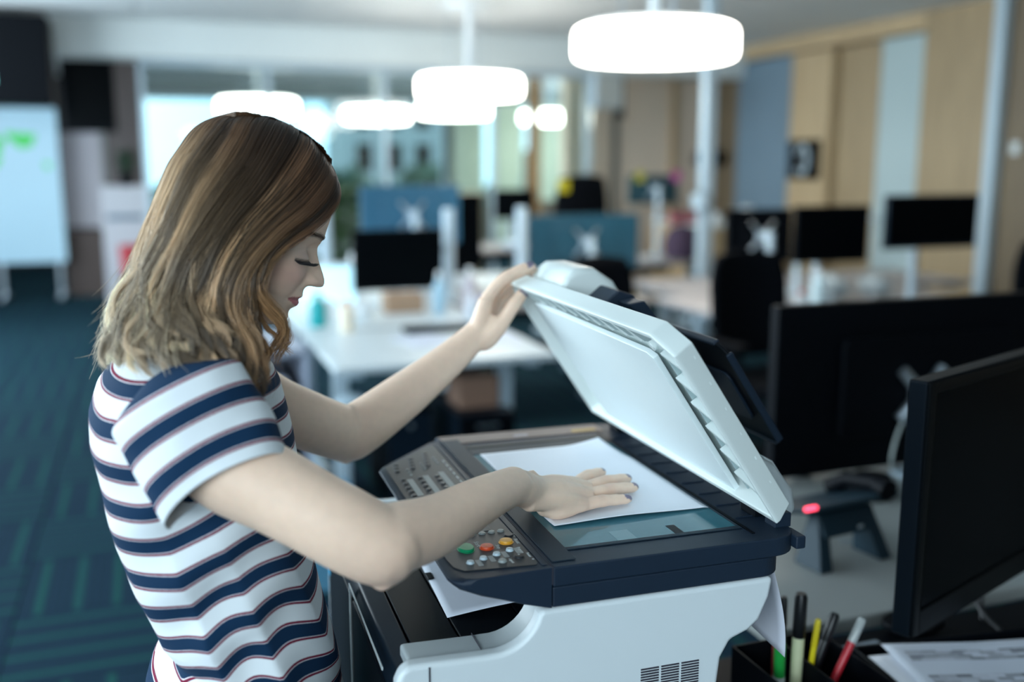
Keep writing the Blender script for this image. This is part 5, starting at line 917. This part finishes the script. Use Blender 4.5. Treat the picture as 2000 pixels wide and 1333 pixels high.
cen = np.array([-.275, .212, 1.42])
def hair_surface(inset, n=90):
    rows = []
    for u in np.linspace(.9, NG-1, n):
        g = guide(u).copy(); c = np.array([-.285, .212, 0]); v = g.copy()
        for k in range(40):
            if g[k, 2] > 1.44: v[k] = g[k]+(cen-g[k])/np.linalg.norm(cen-g[k])*inset
            else:
                q = np.array([c[0], c[1], g[k, 2]])-g[k]; v[k] = g[k]+q/np.linalg.norm(q)*inset
        rows.append([Vector(p)-PO for p in v[4:32]])
    return rows
hcol_mat = bpy.data.materials.new('hair_strands'); hcol_mat.use_nodes = True; t = hcol_mat.node_tree; b_ = t.nodes['Principled BSDF']; a_ = t.nodes.new('ShaderNodeAttribute'); a_.attribute_name = 'hcol'
t.links.new(a_.outputs['Color'], b_.inputs['Base Color']); b_.inputs['Roughness'].default_value = .32; b_.inputs['Specular IOR Level'].default_value = .6; b_.inputs['Anisotropic'].default_value = 0
under = MB().grid(hair_surface(.014)).build('hair_underlayer', mat('hair_base', (.12, .072, .042), .7, var=.3, scale=50), person, smooth=True)
RB, DG, GD, BL, AS = (np.array(c) for c in ((.115, .055, .028), (.10, .056, .030), (.42, .235, .11), (.60, .42, .25), (.66, .53, .37)))
curves = []; cols = []; NS = 30
def base_col(u, tq, jit):
    """u 0 front .. 9 back: reddish brown near the brow, ash blond at the back and the ends"""
    ub = min(u, NG-1-u*0) if u <= 9 else 18-u; x = np.clip(ub/8.5, 0, 1)
    rootc = RB*(1-x)+DG*1.5*x; midc = (GD*.62)*(1-x)+BL*.85*x; endc = (GD*.95)*(1-x)+AS*.92*x
    st = np.clip((tq-.10-(.16*(1-x)))/.30, 0, 1)[:, None]; en = np.clip((tq-.50)/.3, 0, 1)[:, None]
    c = rootc*(1-st)+midc*st; c = c*(1-en)+endc*en
    return c*jit
NCL = 290
for cl in range(NCL):
    uc = (cl+random.uniform(0, 1))/NCL*(NG-1.02); ph = random.uniform(0, 6.28); am = random.uniform(.4, 1.15); lay = random.random()**1.6*.022
    tone = random.choice((.28, .45, .75, 1.0, 1.3, 1.75)); wl = random.uniform(1.3, 2.1); endl = random.uniform(.86, 1.0) if uc > 1 else random.uniform(.9, 1)
    cphase = uc*2.1+ph*.25
    for s in range(94):
        off = random.gauss(0, 1)
        u0 = uc+off*.16; u0 = min(max(u0, .0), NG-1.01)
        g1 = guide(u0); gc = guide(uc); tq = np.linspace(0, 1, NS); idx = tq*39*min(1, endl*random.uniform(.96, 1.01)); ii = np.minimum(idx.astype(int), 38); ff = (idx-ii)[:, None]
        A = g1[ii]*(1-ff)+g1[ii+1]*ff; Bc = gc[ii]*(1-ff)+gc[ii+1]*ff
        cf = np.clip((tq-.25)/.6, 0, 1)[:, None]*(.66); P = A*(1-cf)+Bc*cf
        # depth in the layer, then waves growing to the ends
        q = np.array([cen[0], cen[1], 0])-P; q[:, 2] = np.where(P[:, 2] > 1.44, cen[2]-P[:, 2], 0); q /= np.linalg.norm(q, axis=1)[:, None]
        dl = lay*(.3+.7*np.minimum(1, tq*2.2))+abs(random.gauss(0, .0022)); P = P+q*dl[:, None]
        P = P-q*(.0035*np.sin(np.minimum(1, tq/.22)*math.pi))[:, None]
        tang = np.gradient(P, axis=0); tang /= np.linalg.norm(tang, axis=1)[:, None]; side = np.cross(tang, q); side /= np.maximum(1e-6, np.linalg.norm(side, axis=1))[:, None]
        w = np.clip((tq-.38)/.5, 0, 1)**1.4*am
        wave = np.sin(tq*math.pi*2*wl*1.25+cphase)*w*.0165; wave2 = np.cos(tq*math.pi*2*wl*1.25+cphase+.6)*w*.0120
        P = P+side*wave[:, None]-q*wave2[:, None]*.8
        P += np.cumsum(rng.normal(0, 1, (NS, 3)), axis=0)*.00012*(.3+tq[:, None])+side*(off*.0012*np.sin(tq*3+off))[:, None]
        P = push_out(P, 1.03)
        if random.random() < .035: P += (side*random.gauss(0, .006)-q*random.uniform(0, .010))*(tq**1.8)[:, None]     # flyaways
        curves.append(P); j = tone*random.uniform(.7, 1.3); c = np.clip(base_col(u0, tq, j), 0, .9); cols.append(np.hstack([c, np.ones((NS, 1))]))
# fine hair at the parting and the loose locks before the face
for li, Lk in enumerate(LOCKS):
    G_ = catmull(Lk, NS)
    for s in range((170, 45, 95, 80)[li]):
        o_ = rng.normal(0, 1, 3)*(.0030, .0011, .0028, .0015)[li]; tq = np.linspace(0, 1, NS)[:, None]
        P = G_+o_*(.35+.65*np.sin(tq*2.6+.3))+rng.normal(0, 1, 3)*.004*np.clip(tq-.7, 0, 1)*2+np.cumsum(rng.normal(0, 1, (NS, 3)), axis=0)*.00015
        curves.append(P); c = np.tile(GD*random.uniform(.5, 1.25), (NS, 1)); c[:8] *= .7; cols.append(np.hstack([c, np.ones((NS, 1))]))
for s in range(130):
    u0 = random.uniform(4, 11); g = guide(u0); k0 = random.randint(18, 34); k1 = min(39, k0+random.randint(5, 14)); P = catmull(g[k0:k1+1:max(1, (k1-k0)//4)], NS)
    q = P-np.array([cen[0], cen[1], 0]); q[:, 2] = 0; q /= np.linalg.norm(q, axis=1)[:, None]; tq = np.linspace(0, 1, NS)
    P = P+q*(random.uniform(.004, .022)*tq**1.3)[:, None]+rng.normal(0, .006, 3)*tq[:, None]**2; curves.append(P); cols.append(np.hstack([np.tile(AS*random.uniform(.5, 1), (NS, 1)), np.ones((NS, 1))]))
strands('hair', curves, lambda k: np.concatenate([np.full(k-8, .00019), np.linspace(.00018, .00006, 8)]), hcol_mat, person, cols, 'wavy shoulder-length hair, brown at the parting, ash blond at the back')

# ---- striped tee
def tee_mat():
    m = bpy.data.materials.new('striped_jersey'); m.use_nodes = True; t = m.node_tree; b = t.nodes['Principled BSDF']; b.inputs['Roughness'].default_value = .9; b.inputs['Specular IOR Level'].default_value = .15
    a = t.nodes.new('ShaderNodeAttribute'); a.attribute_name = 'stripe'
    def mth(op, x, y=None):
        n = t.nodes.new('ShaderNodeMath'); n.operation = op
        for i, q in enumerate((x, y)):
            if q is None: continue
            if isinstance(q, (int, float)): n.inputs[i].default_value = q
            else: t.links.new(q, n.inputs[i])
        return n.outputs[0]
    nz = t.nodes.new('ShaderNodeTexNoise'); nz.inputs['Scale'].default_value = 900; tx = t.nodes.new('ShaderNodeTexCoord'); t.links.new(tx.outputs['Object'], nz.inputs['Vector'])
    x = mth('ABSOLUTE', mth('SUBTRACT', mth('FRACT', mth('ADD', a.outputs['Fac'], mth('MULTIPLY', mth('SUBTRACT', nz.outputs['Fac'], .5), .018))), .5))
    r = t.nodes.new('ShaderNodeValToRGB'); r.color_ramp.interpolation = 'CONSTANT'; e = r.color_ramp.elements
    e[0].position = 0; e[0].color = (.006, .028, .070, 1); e[1].position = .180; e[1].color = (.70, .70, .74, 1)
    for p, c in ((.200, (.17, .012, .040, 1)), (.262, (.72, .77, .80, 1))): k = e.new(p); k.color = c
    t.links.new(x, r.inputs[0]); t.links.new(r.outputs[0], b.inputs['Base Color'])
    w = t.nodes.new('ShaderNodeTexNoise'); w.inputs['Scale'].default_value = 1600; t.links.new(tx.outputs['Object'], w.inputs['Vector']); bp = t.nodes.new('ShaderNodeBump'); bp.inputs['Strength'].default_value = .35; bp.inputs['Distance'].default_value = .0006
    t.links.new(w.outputs['Fac'], bp.inputs['Height']); t.links.new(bp.outputs['Normal'], b.inputs['Normal']); return m
M_tee = tee_mat(); PER = .0402
def sstep(x, a, b): x = min(1, max(0, (x-a)/(b-a))); return x*x*(3-2*x)
def cloth(name, rows, stripe, parent, close=True, m=None, thick=.0016):
    mb = MB(); mb.grid(rows, close=close); me = bpy.data.meshes.new(name); me.from_pydata(mb.v, [], mb.f); me.materials.append(m or M_tee)
    at = me.attributes.new('stripe', 'FLOAT', 'POINT'); at.data.foreach_set('value', np.array(stripe, np.float32).ravel())
    me.polygons.foreach_set('use_smooth', [True]*len(me.polygons)); o = bpy.data.objects.new(name, me); COL.objects.link(o); o.parent = parent
    so = o.modifiers.new('thickness', 'SOLIDIFY'); so.thickness = thick; so.offset = 0; return o
TR = [(.86, -.425, -.195, .185), (.895, -.416, -.200, .178), (.925, -.405, -.207, .170), (.955, -.393, -.209, .160), (.98, -.384, -.211, .153), (1.012, -.396, -.216, .152), (1.056, -.414, -.224, .153), (1.11, -.431, -.231, .158), (1.164, -.441, -.235, .163), (1.216, -.449, -.242, .165), (1.244, -.448, -.248, .163), (1.272, -.438, -.254, .156), (1.290, -.424, -.262, .142), (1.302, -.407, -.270, .122), (1.312, -.390, -.280, .100), (1.320, -.376, -.288, .084), (1.326, -.366, -.294, .074)]
zs = [r[0] for r in TR]; rows = []; st = []; NA = 200
for z in np.concatenate([np.linspace(.86, 1.27, 130), np.linspace(1.273, 1.326, 34)]):
    a0, a1, hw = (ip(z, zs, [r[i] for r in TR]) for i in (1, 2, 3)); row = []; sr = []
    for k in range(NA):
        t = 2*math.pi*k/NA; c, s = math.cos(t), math.sin(t)      # c=1 front, s=-1 her right (near)
        a = (a0+a1)/2+(a1-a0)/2*math.copysign(abs(c)**.82, c); b = .2+hw*math.copysign(abs(s)**.88, s)
        # drape: folds running from under the arm to the belly, deeper towards the hem
        low = 1-sstep(z, .95, 1.20); fold = 0
        if s < .3:
            fold += .0075*low*(1-abs(math.sin((a+.33)*62+(z-1)*20)))*1.3*(1 if c > -.5 else .4)+.0045*math.sin((a*.8-z*.95)*70+1.0)*sstep(z, .92, 1.05)*(1-sstep(z, 1.17, 1.25))*max(0, 1-abs(c+.15)*1.1)
        fold += .0030*mnoise.noise(Vector((a*11, b*11, z*8)))
        if z < 1.0 and c < -.2: fold += -.010*math.exp(-((z-.975)/.018)**2)*(-c)+.006*math.exp(-((z-.945)/.02)**2)*(-c)
        row.append(Vector((a+c*fold, b+s*fold, z))-PO)
        lift = .052*sstep(a, -.415, -.27)*(1 if s < .1 else .6)-.012*sstep(a, -.27, -.215)
        v = z-lift*(1-.45*sstep(z, 1.18, 1.30))-.0075*low*abs(math.sin((a+.33)*62+(z-1)*20))+.0035*mnoise.noise(Vector((a*16, b*16, z*10)))
        if z > 1.27: v = 1.27-lift*.55+(z-1.27)*1.4
        sr.append((v-1.130)/PER+.5)
    rows.append(row); st.append(sr)
tee = cloth('t_shirt', rows, st, person); tee['label'] = 'white tee with navy stripes edged in maroon'
def sleeve(c0, c1, ax_u, ax_v, r0, r1, per, ph0, cap, bow=.030):
    """rows from the shoulder seam to the hem; ax_u is the wide axis of the hem opening"""
    rows = []; st = []; c0 = Vector(c0); c1 = Vector(c1); U = Vector(ax_u).normalized(); d = (c1-c0); Vv = Vector(ax_v); Vv = (Vv-U*Vv.dot(U)).normalized(); L_ = d.length
    for i in range(60):
        q = i/59; c = c0.lerp(c1, q); row = []; sr = []
        ru = r0[0]*(1-q)+r1[0]*q; rv = r0[1]*(1-q)+r1[1]*q
        if q < .18: k_ = .45+.55*math.sin(q/.18*math.pi/2); ru *= k_; rv *= k_
        ru *= 1+.06*math.sin(q*3.1)
        for k in range(96):
            t = 2*math.pi*k/96; fo = .0022*math.sin(t*3+q*7)*q+.0016*mnoise.noise(Vector((math.cos(t)*2, math.sin(t)*2, q*4)))
            p = c+U*(ru+fo)*math.cos(t)+Vv*(rv+fo)*math.sin(t)-d.normalized()*(bow*(max(0, math.sin(t))-.35)*(.4+.6*q)); row.append(p-PO); sr.append((q*L_+cap*(1-math.cos(t)**2*1.0)*(1-q)*.0)/per+ph0+.05*math.cos(t)*(1-q))
        rows.append(row); st.append(sr)
    return rows, st
# right (near) sleeve
r_, s_ = sleeve((-.366, .062, 1.302), (-.3195, .004, 1.2115), (-.097, .005, -.053), (0, -1, .12), (.064, .050), (.0610, .050), .0430, .34, 0)
cloth('sleeve', r_, s_, tee)
r_, s_ = sleeve((-.352, .338, 1.290), (-.285, .372, 1.205), (-.06, .005, -.04), (0, 1, .1), (.058, .048), (.050, .046), .0430, .34, 0)
cloth('sleeve', r_, s_, tee)
# neckline band
nb = [Vector((-.33+.037*math.cos(t)*1.02-.0, .2+.075*math.sin(t), 1.327-.010*max(0, math.cos(t))))-PO for t in np.linspace(0, 2*math.pi, 60, endpoint=False)]
MB().tube(nb+[nb[0]], .0028, 8).build('neck_band', mat('jersey_white', (.68, .72, .76), .85), tee, smooth=True)
# trousers and belt, mostly below the frame
dk = mat('dark_trousers', (.010, .012, .018), .8); lg = MB()
def rl(mb, R_, n=32):
    rows = [[Vector((a+ra*math.cos(t), b+rb*math.sin(t), z))-PO for t in np.linspace(0, 2*math.pi, n, endpoint=False)] for z, a, b, ra, rb in R_]; mb.grid(rows, close=True); mb.add(rows[0], [tuple(range(n))]); mb.add(rows[-1], [tuple(range(n))])
rl(lg, [(.76, -.325, .2, .105, .165), (.84, -.320, .2, .105, .160), (.92, -.310, .2, .095, .148), (.94, -.305, .2, .09, .143)])
for b in (.115, .285): rl(lg, [(.07, -.33, b, .045, .045), (.30, -.345, b, .055, .05), (.48, -.325, b, .058, .055), (.65, -.32, b, .078, .072), (.80, -.325, b, .095, .08)])
tr_o = lg.build('trousers', dk, person, smooth=True)
MB().tube([Vector((-.305+.094*math.cos(t), .2+.150*math.sin(t), .915))-PO for t in np.linspace(0, 2*math.pi, 49)], .012, 8).build('belt', mat('brown_leather', (.05, .018, .012), .5), person, smooth=True)
for b in (.115, .285): 
    q = MB(); rl(q, [(.0, -.29, b, .125, .042), (.02, -.29, b, .128, .045), (.05, -.30, b, .11, .043), (.09, -.33, b, .055, .042)]); q.build('shoe', mat('black_shoe', (.01, .01, .012), .4), person, smooth=True)

# curves and lettering become plain meshes
dg = bpy.context.evaluated_depsgraph_get()
for o in [x for x in bpy.data.objects if x.type in ('CURVE', 'FONT')]:
    me = bpy.data.meshes.new_from_object(o.evaluated_get(dg)); n = bpy.data.objects.new(o.name+'_', me); COL.objects.link(n); n.parent = o.parent; n.matrix_basis = o.matrix_basis.copy(); nm = o.name
    for k in ('label', 'category', 'group', 'kind'):
        if k in o: n[k] = o[k]
    bpy.data.objects.remove(o); n.name = nm
